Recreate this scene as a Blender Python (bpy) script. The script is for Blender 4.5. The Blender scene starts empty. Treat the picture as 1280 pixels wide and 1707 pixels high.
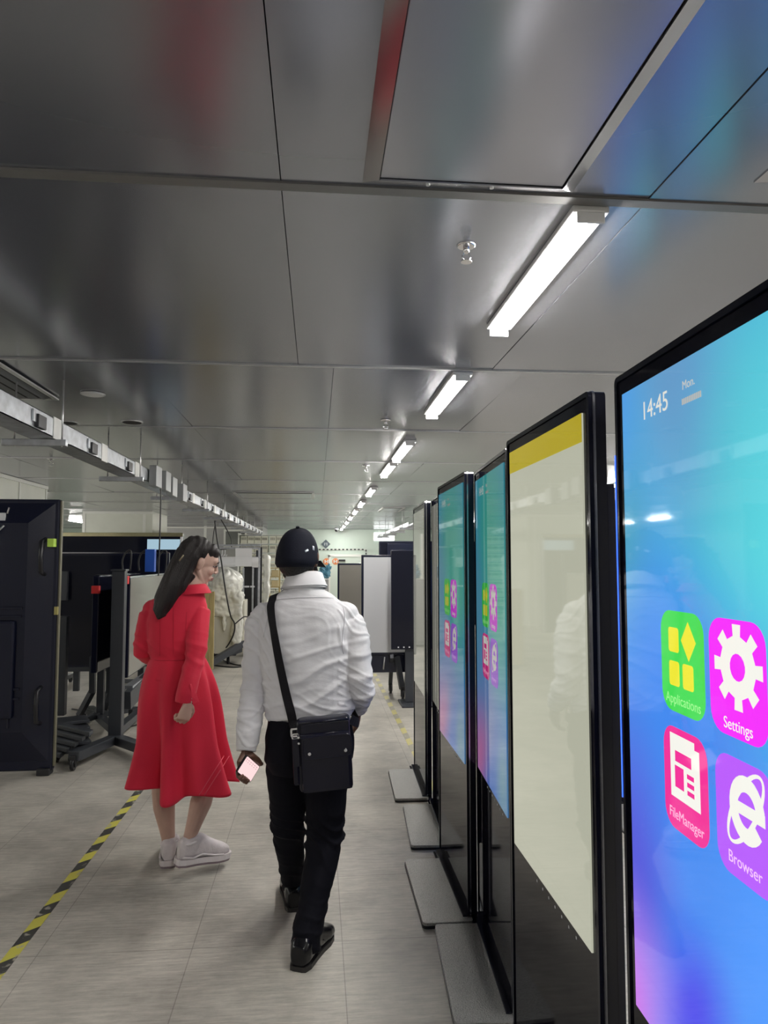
import bpy, bmesh, math, random
from math import sin, cos, pi, radians, sqrt, atan, degrees
from mathutils import Vector, Matrix, noise
from mathutils.bvhtree import BVHTree
S = bpy.context.scene
COL = S.collection
V = Vector

# ------------------------------------------------------------------ camera
FPX, CAMH = 1190.0, 1.55
PIT = atan(81.5/FPX); YAW = atan(112*cos(PIT)/FPX)
CF = V((sin(YAW)*cos(PIT), cos(YAW)*cos(PIT), sin(PIT)))
CR = V((cos(YAW), -sin(YAW), 0)); CU = CR.cross(CF)
cd = bpy.data.cameras.new('camera'); cam = bpy.data.objects.new('camera', cd); COL.objects.link(cam)
cd.sensor_fit = 'HORIZONTAL'; cd.sensor_width = 36; cd.lens = FPX/1280*36
cd.clip_start = .05; cd.clip_end = 100
M = Matrix((CR, CU, -CF)).transposed().to_4x4(); M.translation = (0, 0, CAMH)
cam.matrix_world = M; S.camera = cam

def ray(px, py): return CF + CR*((px-640)/FPX) + CU*((853.5-py)/FPX)
def W(px, py, Y):
    r = ray(px, py); return V((0, 0, CAMH)) + r*(Y/r.y)
def atz(px, py, z):
    r = ray(px, py); return V((0, 0, CAMH)) + r*((z-CAMH)/r.z)

# ------------------------------------------------------------------ world, exposure
LAMP = 86.0          # emission of the ceiling tubes
w = bpy.data.worlds.new('world'); S.world = w; w.use_nodes = True
w.node_tree.nodes['Background'].inputs[0].default_value = (.6, .65, .75, 1)
w.node_tree.nodes['Background'].inputs[1].default_value = .05
S.view_settings.view_transform = 'Standard'; S.view_settings.look = 'None'
S.view_settings.gamma = 1; S.view_settings.use_curve_mapping = False
S.view_settings.exposure = 0.32
try: S.cycles.use_denoising = True
except Exception: pass
S.cycles.max_bounces = 8; S.cycles.diffuse_bounces = 4; S.cycles.glossy_bounces = 4
S.cycles.sample_clamp_indirect = 6

# ------------------------------------------------------------------ materials
MAT = {}
def mat(name, col, rough=.5, metal=0., emit=None, estr=0., bump=0., bscale=30., var=0., vscale=4., spec=.5,
        stretch=(1, 1, 1), rvar=0., trans=0., alpha=1., sheen=0., coat=0., detail=None):
    if name in MAT: return MAT[name]
    m = bpy.data.materials.new(name); m.use_nodes = True; MAT[name] = m
    nt = m.node_tree; b = nt.nodes['Principled BSDF']
    b.inputs['Base Color'].default_value = (*col, 1); b.inputs['Roughness'].default_value = rough
    b.inputs['Metallic'].default_value = metal
    b.inputs['Specular IOR Level'].default_value = spec
    if emit: b.inputs['Emission Color'].default_value = (*emit, 1); b.inputs['Emission Strength'].default_value = estr
    if trans: b.inputs['Transmission Weight'].default_value = trans
    if alpha < 1: b.inputs['Alpha'].default_value = alpha
    if sheen: b.inputs['Sheen Weight'].default_value = sheen
    if coat: b.inputs['Coat Weight'].default_value = coat; b.inputs['Coat Roughness'].default_value = .05
    tc = nt.nodes.new('ShaderNodeTexCoord'); mp = nt.nodes.new('ShaderNodeMapping')
    mp.inputs['Scale'].default_value = stretch
    nt.links.new(tc.outputs['Object'], mp.inputs['Vector'])
    if var or rvar:
        n = nt.nodes.new('ShaderNodeTexNoise'); n.inputs['Scale'].default_value = vscale; n.inputs['Detail'].default_value = 6 if detail is None else detail
        nt.links.new(mp.outputs[0], n.inputs['Vector'])
        if var:
            r = nt.nodes.new('ShaderNodeMapRange'); r.inputs[1].default_value = .3; r.inputs[2].default_value = .7
            r.inputs[3].default_value = 1-var; r.inputs[4].default_value = 1+var
            nt.links.new(n.outputs[0], r.inputs[0])
            mx = nt.nodes.new('ShaderNodeVectorMath'); mx.operation = 'SCALE'; mx.inputs[0].default_value = col
            nt.links.new(r.outputs[0], mx.inputs['Scale']); nt.links.new(mx.outputs[0], b.inputs['Base Color'])
        if rvar:
            r2 = nt.nodes.new('ShaderNodeMapRange'); r2.inputs[3].default_value = max(0, rough-rvar); r2.inputs[4].default_value = rough+rvar
            r2.inputs[1].default_value = .3; r2.inputs[2].default_value = .7
            nt.links.new(n.outputs[0], r2.inputs[0]); nt.links.new(r2.outputs[0], b.inputs['Roughness'])
    if bump:
        n = nt.nodes.new('ShaderNodeTexNoise'); n.inputs['Scale'].default_value = bscale; n.inputs['Detail'].default_value = 4 if detail is None else detail
        nt.links.new(mp.outputs[0], n.inputs['Vector'])
        bp = nt.nodes.new('ShaderNodeBump'); bp.inputs['Strength'].default_value = bump; bp.inputs['Distance'].default_value = .01
        nt.links.new(n.outputs[0], bp.inputs['Height']); nt.links.new(bp.outputs[0], b.inputs['Normal'])
    return m

# ------------------------------------------------------------------ mesh builder
class MB:
    def __init__(s): s.v = []; s.f = []; s.sm = []
    def add(s, vs, fs, smooth=False):
        o = len(s.v); s.v += [V(p) for p in vs]; s.f += [[i+o for i in f] for f in fs]; s.sm += [smooth]*len(fs); return s
    def box(s, a, b, bev=0):
        (x0, y0, z0), (x1, y1, z1) = [min(p, q) for p, q in zip(a, b)], [max(p, q) for p, q in zip(a, b)]
        if bev:
            bm = bmesh.new(); bmesh.ops.create_cube(bm, size=1)
            for v in bm.verts:
                v.co = V(((x0+x1)/2+v.co.x*(x1-x0), (y0+y1)/2+v.co.y*(y1-y0), (z0+z1)/2+v.co.z*(z1-z0)))
            bmesh.ops.bevel(bm, geom=bm.edges[:], offset=bev, segments=2, profile=.6, affect='EDGES')
            return s.bm(bm)
        vs = [(x0,y0,z0),(x1,y0,z0),(x1,y1,z0),(x0,y1,z0),(x0,y0,z1),(x1,y0,z1),(x1,y1,z1),(x0,y1,z1)]
        return s.add(vs, [(0,3,2,1),(4,5,6,7),(0,1,5,4),(1,2,6,5),(2,3,7,6),(3,0,4,7)])
    def bm(s, bm, mtx=None, smooth=False):
        bm.verts.index_update()
        vs = [(mtx @ v.co if mtx else v.co.copy()) for v in bm.verts]
        s.add(vs, [[v.index for v in f.verts] for f in bm.faces], smooth); bm.free(); return s
    def obox(s, c, ax, ay, az, bev=0):      # box given by centre and three half-axis vectors
        c, ax, ay, az = V(c), V(ax), V(ay), V(az)
        m = MB().box((-ax.length, -ay.length, -az.length), (ax.length, ay.length, az.length), bev)
        A, B, C = ax.normalized(), ay.normalized(), az.normalized()
        return s.add([c+A*p.x+B*p.y+C*p.z for p in m.v], m.f)
    def loft(s, rings, smooth=True, cap=True):
        n = len(rings[0]); vs = [p for r in rings for p in r]; fs = []
        for i in range(len(rings)-1):
            for j in range(n): fs.append((i*n+j, i*n+(j+1) % n, (i+1)*n+(j+1) % n, (i+1)*n+j))
        if cap:
            vs = list(vs); a = len(vs); vs += [sum((V(p) for p in rings[0]), V())/n, sum((V(p) for p in rings[-1]), V())/n]
            L = (len(rings)-1)*n
            for j in range(n): fs.append((a, (j+1) % n, j)); fs.append((a+1, L+j, L+(j+1) % n))
        return s.add(vs, fs, smooth)
    def tube(s, pts, rad, n=12, ref=None, cap=True):   # rad: number, (a, b) or list of those; a lies along ref
        pts = [V(p) for p in pts]
        if not isinstance(rad, list): rad = [rad]*len(pts)
        rings = []; prev = None
        for i, p in enumerate(pts):
            t = (pts[min(i+1, len(pts)-1)]-pts[max(i-1, 0)]).normalized()
            if ref is not None: u = V(ref)
            elif prev is not None: u = prev
            else: u = V((0, 0, 1)) if abs(t.z) < .8 else V((1, 0, 0))
            u = (u-t*u.dot(t)).normalized(); prev = u; v = t.cross(u)
            a, b = rad[i] if isinstance(rad[i], tuple) else (rad[i], rad[i])
            rings.append([p+u*(a*cos(2*pi*k/n))+v*(b*sin(2*pi*k/n)) for k in range(n)])
        return s.loft(rings, True, cap)
    def ell(s, c, rx, ry, rz, X=(1,0,0), Y=(0,1,0), Z=(0,0,1), n=20, m=12):
        c = V(c); X, Y, Z = V(X).normalized(), V(Y).normalized(), V(Z).normalized(); rings = []
        for i in range(m+1):
            a = -pi/2+pi*(i+.02)/(m+.04) if 0 < i < m else (-pi/2+.02 if i == 0 else pi/2-.02)
            rings.append([c+X*(rx*cos(a)*cos(2*pi*k/n))+Y*(ry*cos(a)*sin(2*pi*k/n))+Z*(rz*sin(a)) for k in range(n)])
        return s.loft(rings)
    def cyl(s, a, b, r, n=20, r2=None):
        a, b = V(a), V(b); t = (b-a).normalized(); u = V((0,0,1)) if abs(t.z) < .8 else V((1,0,0))
        u = (u-t*u.dot(t)).normalized(); v = t.cross(u); r2 = r if r2 is None else r2
        R = [[p+u*(q*cos(2*pi*k/n))+v*(q*sin(2*pi*k/n)) for k in range(n)] for p, q in ((a, r), (b, r2))]
        o = len(s.v)
        s.add([p for q in R for p in q], [(j, (j+1) % n, n+(j+1) % n, n+j) for j in range(n)], True)
        s.f += [[o+n-1-j for j in range(n)], [o+n+j for j in range(n)]]; s.sm += [False, False]; return s
    def prism(s, pts, d, smooth=False):      # polygon (list of 3D points) pushed along vector d
        d = V(d); n = len(pts); pts = [V(p) for p in pts]
        return s.add(pts+[p+d for p in pts], [list(range(n))[::-1], [n+i for i in range(n)]]+[(i, (i+1) % n, n+(i+1) % n, n+i) for i in range(n)])
    def ringprism(s, outer, inner, d):       # frame: two loops of equal count
        d = V(d); n = len(outer); O = [V(p) for p in outer]; I = [V(p) for p in inner]
        vs = O+I+[p+d for p in O]+[p+d for p in I]; fs = []
        for i in range(n):
            j = (i+1) % n
            fs += [(i, n+i, n+j, j), (2*n+i, 2*n+j, 3*n+j, 3*n+i), (i, j, 2*n+j, 2*n+i), (n+i, 3*n+i, 3*n+j, n+j)]
        return s.add(vs, fs)
ORG = {}
def obj(name, mb, m, parent=None, world=True, fixn=True):
    me = bpy.data.meshes.new(name)
    off = ORG.get(parent.name, V()) if (parent and world) else V()
    if isinstance(mb, bpy.types.Mesh):
        me = mb; me.name = name
        if off.length: me.transform(Matrix.Translation(-off))
    else:
        me.from_pydata([tuple(p-off) for p in mb.v], [], mb.f)
        me.polygons.foreach_set('use_smooth', mb.sm)
        if fixn:
            bm = bmesh.new(); bm.from_mesh(me); bmesh.ops.recalc_face_normals(bm, faces=bm.faces[:]); bm.to_mesh(me); bm.free()
    me.materials.clear(); me.materials.append(m)
    o = bpy.data.objects.new(name, me); COL.objects.link(o)
    if parent: o.parent = parent; ORG[o.name] = off if world else V()
    return o
def thing(name, label, cat, loc=(0, 0, 0), rz=0, group=None):
    o = bpy.data.objects.new(name, None); COL.objects.link(o); o.location = loc; o.rotation_euler = (0, 0, rz)
    o.empty_display_size = .1; o['label'] = label; o['category'] = cat; ORG[o.name] = V(loc)
    if group: o['group'] = group
    return o
def tag(o, label, cat, group=None):
    o['label'] = label; o['category'] = cat
    if group: o['group'] = group
    return o
def struct(name, mb, m, parent=None):
    o = obj(name, mb, m, parent)
    if not parent: o['kind'] = 'structure'
    return o
def dup(o, parent=None, **k):
    c = o.copy(); COL.objects.link(c); c.parent = parent
    if k.get('loc') is not None: c.location = k['loc']
    if k.get('rz') is not None: c.rotation_euler = (0, 0, k['rz'])
    if k.get('label'): c['label'] = k['label']
    for ch in list(o.children): dup(ch, c)
    return c
def rrect(w, h, r, n=5):                     # rounded rectangle, 2D loop
    out = []
    for cx, cy, a0 in ((w/2-r, h/2-r, 0), (-w/2+r, h/2-r, pi/2), (-w/2+r, -h/2+r, pi), (w/2-r, -h/2+r, 1.5*pi)):
        for i in range(n+1):
            a = a0+pi/2*i/n; out.append((cx+r*cos(a), cy+r*sin(a)))
    return out
def remesh(mb, voxel, smooth=3, disp=None, fac=.5):
    me = bpy.data.meshes.new('tmp'); me.from_pydata([tuple(p) for p in mb.v], [], mb.f)
    bm = bmesh.new(); bm.from_mesh(me); bmesh.ops.recalc_face_normals(bm, faces=bm.faces[:]); bm.to_mesh(me); bm.free()
    o = bpy.data.objects.new('tmp', me); COL.objects.link(o)
    r = o.modifiers.new('r', 'REMESH'); r.mode = 'VOXEL'; r.voxel_size = voxel; r.adaptivity = 0
    if smooth:
        q = o.modifiers.new('s', 'SMOOTH'); q.iterations = smooth; q.factor = fac
    dg = bpy.context.evaluated_depsgraph_get(); dg.update()
    out = bpy.data.meshes.new_from_object(o.evaluated_get(dg))
    bpy.data.objects.remove(o); bpy.data.meshes.remove(me)
    if disp:
        ns = [v.normal.copy() for v in out.vertices]
        for v, n in zip(out.vertices, ns): v.co += n*disp(v.co, n)
    out.polygons.foreach_set('use_smooth', [True]*len(out.polygons)); out.update()
    return out
def text_mesh(t, size, ext=.0006):
    c = bpy.data.curves.new('t', 'FONT'); c.body = t; c.size = size; c.extrude = ext; c.align_x = 'CENTER'; c.align_y = 'CENTER'
    o = bpy.data.objects.new('t', c); COL.objects.link(o)
    dg = bpy.context.evaluated_depsgraph_get(); dg.update()
    me = bpy.data.meshes.new_from_object(o.evaluated_get(dg)); bpy.data.objects.remove(o); return me
ORD = ['first', 'second', 'third', 'fourth', 'fifth', 'sixth', 'seventh', 'eighth', 'ninth', 'tenth', 'eleventh', 'twelfth']
random.seed(4)

# ================================================================== SETTING
CEIL = 2.67; YB = -4.0; YF = 25.6; XL = -9.0; XR = 6.0
# floor
fm = bpy.data.materials.new('worn_floor_tiles'); fm.use_nodes = True; MAT['floor'] = fm
nt = fm.node_tree; N = nt.nodes; L = nt.links; b = N['Principled BSDF']
tc = N.new('ShaderNodeTexCoord'); mp = N.new('ShaderNodeMapping'); L.new(tc.outputs['Object'], mp.inputs[0])
mp.inputs['Location'].default_value = (-.113+.6, -.033+.6, 0)
br = N.new('ShaderNodeTexBrick'); L.new(mp.outputs[0], br.inputs['Vector']); br.offset = 0; br.inputs['Scale'].default_value = 1
br.inputs['Brick Width'].default_value = .6; br.inputs['Row Height'].default_value = .6
br.inputs['Mortar Size'].default_value = .0022; br.inputs['Mortar Smooth'].default_value = .2; br.inputs['Bias'].default_value = 0
br.inputs['Color1'].default_value = (.56, .53, .46, 1); br.inputs['Color2'].default_value = (.52, .49, .43, 1)
br.inputs['Mortar'].default_value = (.36, .33, .29, 1)
n1 = N.new('ShaderNodeTexNoise'); n1.inputs['Scale'].default_value = 1.3; n1.inputs['Detail'].default_value = 9; n1.inputs['Roughness'].default_value = .68
L.new(tc.outputs['Object'], n1.inputs['Vector'])
mp2 = N.new('ShaderNodeMapping'); mp2.inputs['Scale'].default_value = (3, 26, 1); mp2.inputs['Rotation'].default_value = (0, 0, .12); L.new(tc.outputs['Object'], mp2.inputs[0])
n2 = N.new('ShaderNodeTexNoise'); n2.inputs['Scale'].default_value = 2.4; n2.inputs['Detail'].default_value = 8; n2.inputs['Roughness'].default_value = .75; L.new(mp2.outputs[0], n2.inputs['Vector'])
def ramp(src, a, b_, c, d):
    r = N.new('ShaderNodeMapRange'); r.inputs[1].default_value = a; r.inputs[2].default_value = b_; r.inputs[3].default_value = c; r.inputs[4].default_value = d; L.new(src, r.inputs[0]); return r.outputs[0]
m1 = N.new('ShaderNodeVectorMath'); m1.operation = 'SCALE'; L.new(br.outputs['Color'], m1.inputs[0]); L.new(ramp(n1.outputs[0], .32, .68, .56, 1.14), m1.inputs['Scale'])
m2 = N.new('ShaderNodeVectorMath'); m2.operation = 'SCALE'; L.new(m1.outputs[0], m2.inputs[0]); L.new(ramp(n2.outputs[0], .3, .72, .68, 1.24), m2.inputs['Scale'])
L.new(m2.outputs[0], b.inputs['Base Color']); L.new(ramp(n2.outputs[0], .3, .7, .38, .62), b.inputs['Roughness'])
b.inputs['Specular IOR Level'].default_value = .35
bp = N.new('ShaderNodeBump'); bp.inputs['Strength'].default_value = .25; bp.inputs['Distance'].default_value = .004; L.new(n2.outputs[0], bp.inputs['Height']); L.new(bp.outputs[0], b.inputs['Normal'])
struct('floor', MB().box((XL, YB, -.1), (XR, YF, 0)), fm)

# ceiling: coated steel panels with open joints
cm = mat('coated_steel_ceiling', (.33, .34, .375), .22, .7, bump=.12, bscale=1.5, stretch=(1, .45, 1), detail=1)
dk = mat('joint_dark', (.25, .25, .25), .6)
mb = MB(); rr = random.Random(7)
ys = [YB-.02]+[2.08+1.98*k for k in range(-3, 12)]+[YF]
for i in range(len(ys)-1):
    off = -.113 if ys[i] < 3.9 else .09
    k0 = int((XL-off)/1.13)-1; x = off+1.13*k0
    while x < XR:
        a, c = max(x, XL)+.0016, min(x+1.13, XR)-.0016
        if c-a > .05:
            t1, t2 = rr.uniform(-.0022, .0022), rr.uniform(-.003, .003)
            z = CEIL
            y0, y1 = ys[i]+.004, ys[i+1]-.004
            q = [(a, y0, z+t1+t2), (c, y0, z-t1+t2), (c, y1, z-t1-t2), (a, y1, z+t1-t2)]
            mb.add(q+[(p[0], p[1], z+.05) for p in q], [(0,3,2,1),(4,5,6,7),(0,1,5,4),(1,2,6,5),(2,3,7,6),(3,0,4,7)])
        x += 1.13
struct('ceiling', mb, cm)
struct('ceiling_backing', MB().box((XL, YB, CEIL+.06), (XR, YF, CEIL+.1)), dk).name = 'trim_1'
struct('trim_2', MB().box((XL, 2.08-.022, CEIL-.006), (XR, 2.08+.022, CEIL+.002)), mat('joint_strip', (.20, .19, .18), .45, .3))
sm_ = mat('bright_joint_bead', (.6, .6, .6), .3, .8)
for i, y in enumerate(ys[4:-1]):
    if y > 3: struct('trim_%d' % (i+3), MB().box((XL, y-.007, CEIL-.007), (XR, y+.007, CEIL+.003)), sm_)

# walls
wc = mat('cream_panel_wall', (.72, .74, .66), .45, bump=.05, bscale=3, var=.03)
wg = mat('pale_green_wall', (.60, .70, .62), .5, var=.04, vscale=2)
gry = mat('grey_wall', (.46, .46, .45), .45, var=.04)
struct('wall_far', MB().box((XL, YF, 0), (XR, YF+.1, CEIL)), wg)
struct('wall_left', MB().box((XL-.1, YB, 0), (XL, YF, CEIL)), wc)
struct('wall_right', MB().box((XR, YB, 0), (XR+.1, YF, CEIL)), gry)
struct('wall_back', MB().box((XL, YB-.1, 0), (XR, YB, CEIL)), gry)
mb = MB().box((XL, 9.4, 0), (-4.05, 11.1, CEIL-.001))
struct('wall_partition', mb, wc)
ct = mat('white_trim', (.82, .83, .78), .4)
mb = MB()
for x in (-5.0, -6.2, -7.4): mb.box((x-.02, 9.385, 0), (x+.02, 9.4, CEIL))
for y in (9.4, 10.1, 11.06): mb.box((-4.05, y, 0), (-4.035, y+.04, CEIL))
mb.box((-4.05, 9.4, CEIL-.05), (-4.02, 11.1, CEIL-.004)); mb.box((XL, 9.37, CEIL-.05), (-4.03, 9.4, CEIL-.004))
struct('trim_20', mb, ct)
mb = MB().box((-5.25, 16.6, 0), (-3.72, 18.2, CEIL-.001))
struct('wall_column', mb, wc)
mb = MB()
for x in (-5.25, -3.93): mb.box((x, 16.585, 0), (x+.06, 16.6, CEIL-.003))
mb.box((-5.25, 16.58, CEIL-.06), (-3.72, 16.6, CEIL-.003)); struct('trim_21', mb, ct)
# grey office front behind the coat, with a glass window
mb = MB().box((-5.0, 23.4, 0), (-1.75, 25.6, CEIL-.001)); struct('wall_office', mb, gry)
mb = MB().box((-3.62, 23.38, 0), (-3.54, 23.4, CEIL)); mb.box((-5, 23.36, 2.60), (-1.75, 23.4, 2.64)); struct('trim_22', mb, ct)
wn = struct('window_2', MB().box((-2.95, 23.37, 2.02), (-2.30, 23.39, 2.52)), mat('dark_glass', (.25, .26, .25), .04, .6))
fr = MB().ringprism([(-2.99, 23.385, 1.98), (-2.26, 23.385, 1.98), (-2.26, 23.385, 2.56), (-2.99, 23.385, 2.56)], [(-2.93, 23.385, 2.04), (-2.32, 23.385, 2.04), (-2.32, 23.385, 2.50), (-2.93, 23.385, 2.50)], (0, -.035, 0))
obj('window_frame', fr, ct, wn)

# lit louvred window high on the far wall
p0, p1 = W(623, 901, YF-.05), W(657, 888, YF-.05)
wn = struct('window_1', MB().box((p0.x, YF-.04, p0.z), (p1.x, YF-.01, p1.z)), mat('daylight_pane', (.9, .9, .9), .5, emit=(.95, 1, 1), estr=2.2))
mb = MB()
for k in range(4):
    z = p0.z+(p1.z-p0.z)*(k+.5)/4; mb.box((p0.x, YF-.07, z-.008), (p1.x, YF-.045, z+.008))
mb.box((p0.x-.03, YF-.08, p0.z), (p0.x, YF-.01, p1.z)).box((p1.x, YF-.08, p0.z), (p1.x+.03, YF-.01, p1.z))
obj('window_frame', mb, ct, wn)

# hazard tapes on the floor
def tape(name, x, y0, y1, wd, c1, c2, label, per=.115, zz=.0015):
    m = bpy.data.materials.new(name+'_stripes'); m.use_nodes = True; nt = m.node_tree; b = nt.nodes['Principled BSDF']
    tc = nt.nodes.new('ShaderNodeTexCoord'); wv = nt.nodes.new('ShaderNodeTexWave'); wv.wave_type = 'BANDS'; wv.bands_direction = 'DIAGONAL'
    mp = nt.nodes.new('ShaderNodeMapping'); mp.inputs['Scale'].default_value = (1, -1, 0); nt.links.new(tc.outputs['Object'], mp.inputs[0]); nt.links.new(mp.outputs[0], wv.inputs['Vector'])
    wv.inputs['Scale'].default_value = .314/per*1.0
    wv.inputs['Distortion'].default_value = 0
    cr = nt.nodes.new('ShaderNodeValToRGB'); cr.color_ramp.elements[0].position = .47; cr.color_ramp.elements[1].position = .53
    cr.color_ramp.elements[0].color = (*c1, 1); cr.color_ramp.elements[1].color = (*c2, 1)
    nt.links.new(wv.outputs['Fac'], cr.inputs[0])
    n = nt.nodes.new('ShaderNodeTexNoise'); n.inputs['Scale'].default_value = 22; n.inputs['Detail'].default_value = 6; nt.links.new(tc.outputs['Object'], n.inputs['Vector'])
    mx = nt.nodes.new('ShaderNodeMix'); mx.data_type = 'RGBA'; r = nt.nodes.new('ShaderNodeMapRange'); r.inputs[1].default_value = .58; r.inputs[2].default_value = .68
    nt.links.new(n.outputs[0], r.inputs[0]); nt.links.new(r.outputs[0], mx.inputs['Factor']); nt.links.new(cr.outputs[0], mx.inputs['A']); mx.inputs['B'].default_value = (.42, .40, .33, 1)
    nt.links.new(mx.outputs['Result'], b.inputs['Base Color']); b.inputs['Roughness'].default_value = .45
    o = obj(name, MB().box((x-wd/2, y0, 0), (x+wd/2, y1, zz)), m); return tag(o, label, 'floor tape')
tape('hazard_tape', -1.185, -.5, 6.9, .052, (.06, .06, .055), (.62, .58, .10), 'yellow and black hazard tape running up the floor on the left, under the red coat')
tape('hazard_tape', .80, 4.5, 13, .05, (.33, .31, .25), (.55, .50, .20), 'worn faded hazard tape on the floor beside the far kiosks', .2)
# ================================================================== CEILING THINGS
hs = mat('lamp_housing', (.75, .75, .75), .4); df = mat('lamp_diffuser', (1, 1, 1), .3, emit=(1, .97, .93), estr=LAMP)
lamp = None
def place_lamp(x, y, label, group=None):
    global lamp
    if lamp is None:
        lamp = thing('tube_light', label, 'light', (x, y, CEIL), 0, group)
        mb = MB().box((-.06, 0, -.022), (.06, 1.16, -.001), .006); obj('lamp_housing', mb, hs, lamp, world=False)
        n = 14; rings = []
        for yy, s in ((.012, .6), (.02, .95), (.035, 1), (1.125, 1), (1.14, .95), (1.148, .6)):
            rings.append([V((.036*s*cos(pi*k/(n-1)), yy, -.022-.030*s*sin(pi*k/(n-1)))) for k in range(n)])
        obj('diffuser', MB().loft(rings), df, lamp, world=False)
        for yy in (0, 1.148):
            obj('end_cap', MB().box((-.045, yy, -.056), (.045, yy+.012, -.02), .004), hs, lamp, world=False)
        return lamp
    c = dup(lamp, None, loc=(x, y, CEIL), label=label)
    if group: c['group'] = group
    elif 'group' in c: del c['group']
    return c
G = 'tube lights in the row above the kiosks'
YL = [2.11, 4.1, 6.5, 7.95, 10.7, 13.1, 15.3, 17.5, 19.7, 21.9, 24.0]
for i, y in enumerate(YL):
    place_lamp(.855, y, 'long white ceiling tube light, the %s one counted from the viewer' % ORD[i] if i else 'long bright ceiling tube light nearest the viewer, above the men\'s aisle'.replace("men's ", ''), G)
for i in range(2): place_lamp(.855, -.7-2.1*i, 'ceiling tube light of the same row, %s behind the viewer' % ('just', 'far')[i], G)
for i in range(11): place_lamp(-6.6, -2+2.4*i, 'ceiling tube light over the far left bay, %s along its row' % ORD[i], 'tube lights over the far left bay')
for i in range(12): place_lamp(4.3, -2.5+2.3*i, 'ceiling tube light beyond the kiosks, %s along its hidden row' % ORD[i], 'tube lights behind the kiosks')

# access hatch with bevelled metal frame
hm = mat('brushed_frame', (.42, .42, .44), .16, .9, bump=.03, bscale=8, stretch=(1, .2, 1)); hp = mat('hatch_panel', (.46, .46, .5), .24, .6, bump=.03, bscale=2)
def hatch(x0, x1, y0, y1, fw, label):
    t = thing('ceiling_hatch', label, 'ceiling hatch', ((x0+x1)/2, (y0+y1)/2, CEIL))
    z = CEIL-.004
    O = [V((x0, y0, z)), V((x1, y0, z)), V((x1, y1, z)), V((x0, y1, z))]
    I = [V((x0+fw, y0+fw, z-.016)), V((x1-fw, y0+fw, z-.016)), V((x1-fw, y1-fw, z-.016)), V((x0+fw, y1-fw, z-.016))]
    mb = MB(); mb.ringprism(O, I, (0, 0, .006)); obj('hatch_frame', mb, hm, t)
    obj('hatch_panel', MB().box((x0+fw+.003, y0+fw+.003, z-.010), (x1-fw-.003, y1-fw-.003, z), .002), hp, t)
    for k in (.3, .6): obj('screw', MB().cyl((x0+(x1-x0)*k, y1-fw/2, z-.012), (x0+(x1-x0)*k, y1-fw/2, z-.006), .006), sm_, t)
    return t
hatch(.128, .765, .75, 2.035, .045, 'large rectangular metal-framed hatch in the ceiling at the top of the view')
hatch(1.28, 2.0, 1.0, 1.93, .04, 'metal-framed hatch in the ceiling at the right edge of the view')
# linear air grille at left
p = atz(0, 625, CEIL); q = atz(130, 690, CEIL)
t = thing('air_grille', 'dark slatted air grille in the ceiling above the cable tray', 'vent', (-2.4, 4.45, CEIL))
obj('grille_frame', MB().ringprism([(-3.03, 3.9, CEIL-.02), (-1.77, 3.9, CEIL-.02), (-1.77, 5.03, CEIL-.02), (-3.03, 5.03, CEIL-.02)], [(-3.0, 3.93, CEIL-.02), (-1.80, 3.93, CEIL-.02), (-1.80, 5.0, CEIL-.02), (-3.0, 5.0, CEIL-.02)], (0, 0, .01)), sm_, t)
obj('grille_backing', MB().box((-3.0, 3.93, CEIL-.012), (-1.80, 5.0, CEIL-.010)), mat('black_void', (.02, .02, .02), .8), t)
mb = MB()
for k in range(15): x = -2.96+k*.08; mb.obox((x, 4.465, CEIL-.016), (.022, 0, .006), (0, .53, 0), (-.0008, 0, .0016))
obj('slats', mb, mat('grille_slat', (.34, .35, .36), .35, .5), t)
# second faint ceiling panels with black gap, further away
def gap(px0, px1, py, name, label, dy=.05):
    a, b_ = atz(px0, py, CEIL), atz(px1, py, CEIL)
    t = thing(name, label, 'ceiling vent', ((a.x+b_.x)/2, a.y, CEIL))
    obj('vent_frame', MB().ringprism([(a.x-.04, a.y-.09, CEIL-.015), (b_.x+.04, a.y-.09, CEIL-.015), (b_.x+.04, a.y+1.1, CEIL-.015), (a.x-.04, a.y+1.1, CEIL-.015)], [(a.x, a.y-.05, CEIL-.015), (b_.x, a.y-.05, CEIL-.015), (b_.x, a.y+1.06, CEIL-.015), (a.x, a.y+1.06, CEIL-.015)], (0, 0, .014)), sm_, t)
    obj('vent_slot', MB().box((a.x, a.y-.05, CEIL-.01), (b_.x, a.y+.1, CEIL-.006)), MAT['black_void'], t)
    obj('vent_panel', MB().box((a.x+.01, a.y+.1, CEIL-.012), (b_.x-.01, a.y+1.05, CEIL-.004)), cm, t)
gap(392, 520, 820, 'ceiling_vent', 'long flush ceiling vent panel with a black slot, far above the man\'s cap')
gap(640, 672, 846, 'ceiling_vent', 'small flush ceiling vent panel beside the far end of the light row')
# sprinklers, downlights, camera
chrome = mat('chrome', (.8, .8, .82), .12, 1)
def sprinkler(px, py, label, s=1.):
    c = atz(px, py, CEIL); t = thing('sprinkler', label, 'sprinkler', c)
    obj('flange', MB().cyl(c, c-V((0, 0, .008*s)), .036*s, 24, .03*s), chrome, t)
    mb = MB().cyl(c-V((0, 0, .008*s)), c-V((0, 0, .03*s)), .011*s, 12)
    for k in (-1, 1): mb.tube([c+V((k*.009, 0, -.03))*s, c+V((k*.016, 0, -.045))*s, c+V((k*.004, 0, -.06))*s], .0025*s, 6)
    obj('nozzle', mb, chrome, t); obj('deflector', MB().cyl(c-V((0, 0, .06*s)), c-V((0, 0, .064*s)), .02*s, 16), chrome, t)
sprinkler(777, 408, 'chrome fire sprinkler hanging under the ceiling left of the nearest tube light', 1.)
sprinkler(643, 700, 'small fire sprinkler under the ceiling near the second tube light', 1.2)
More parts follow.
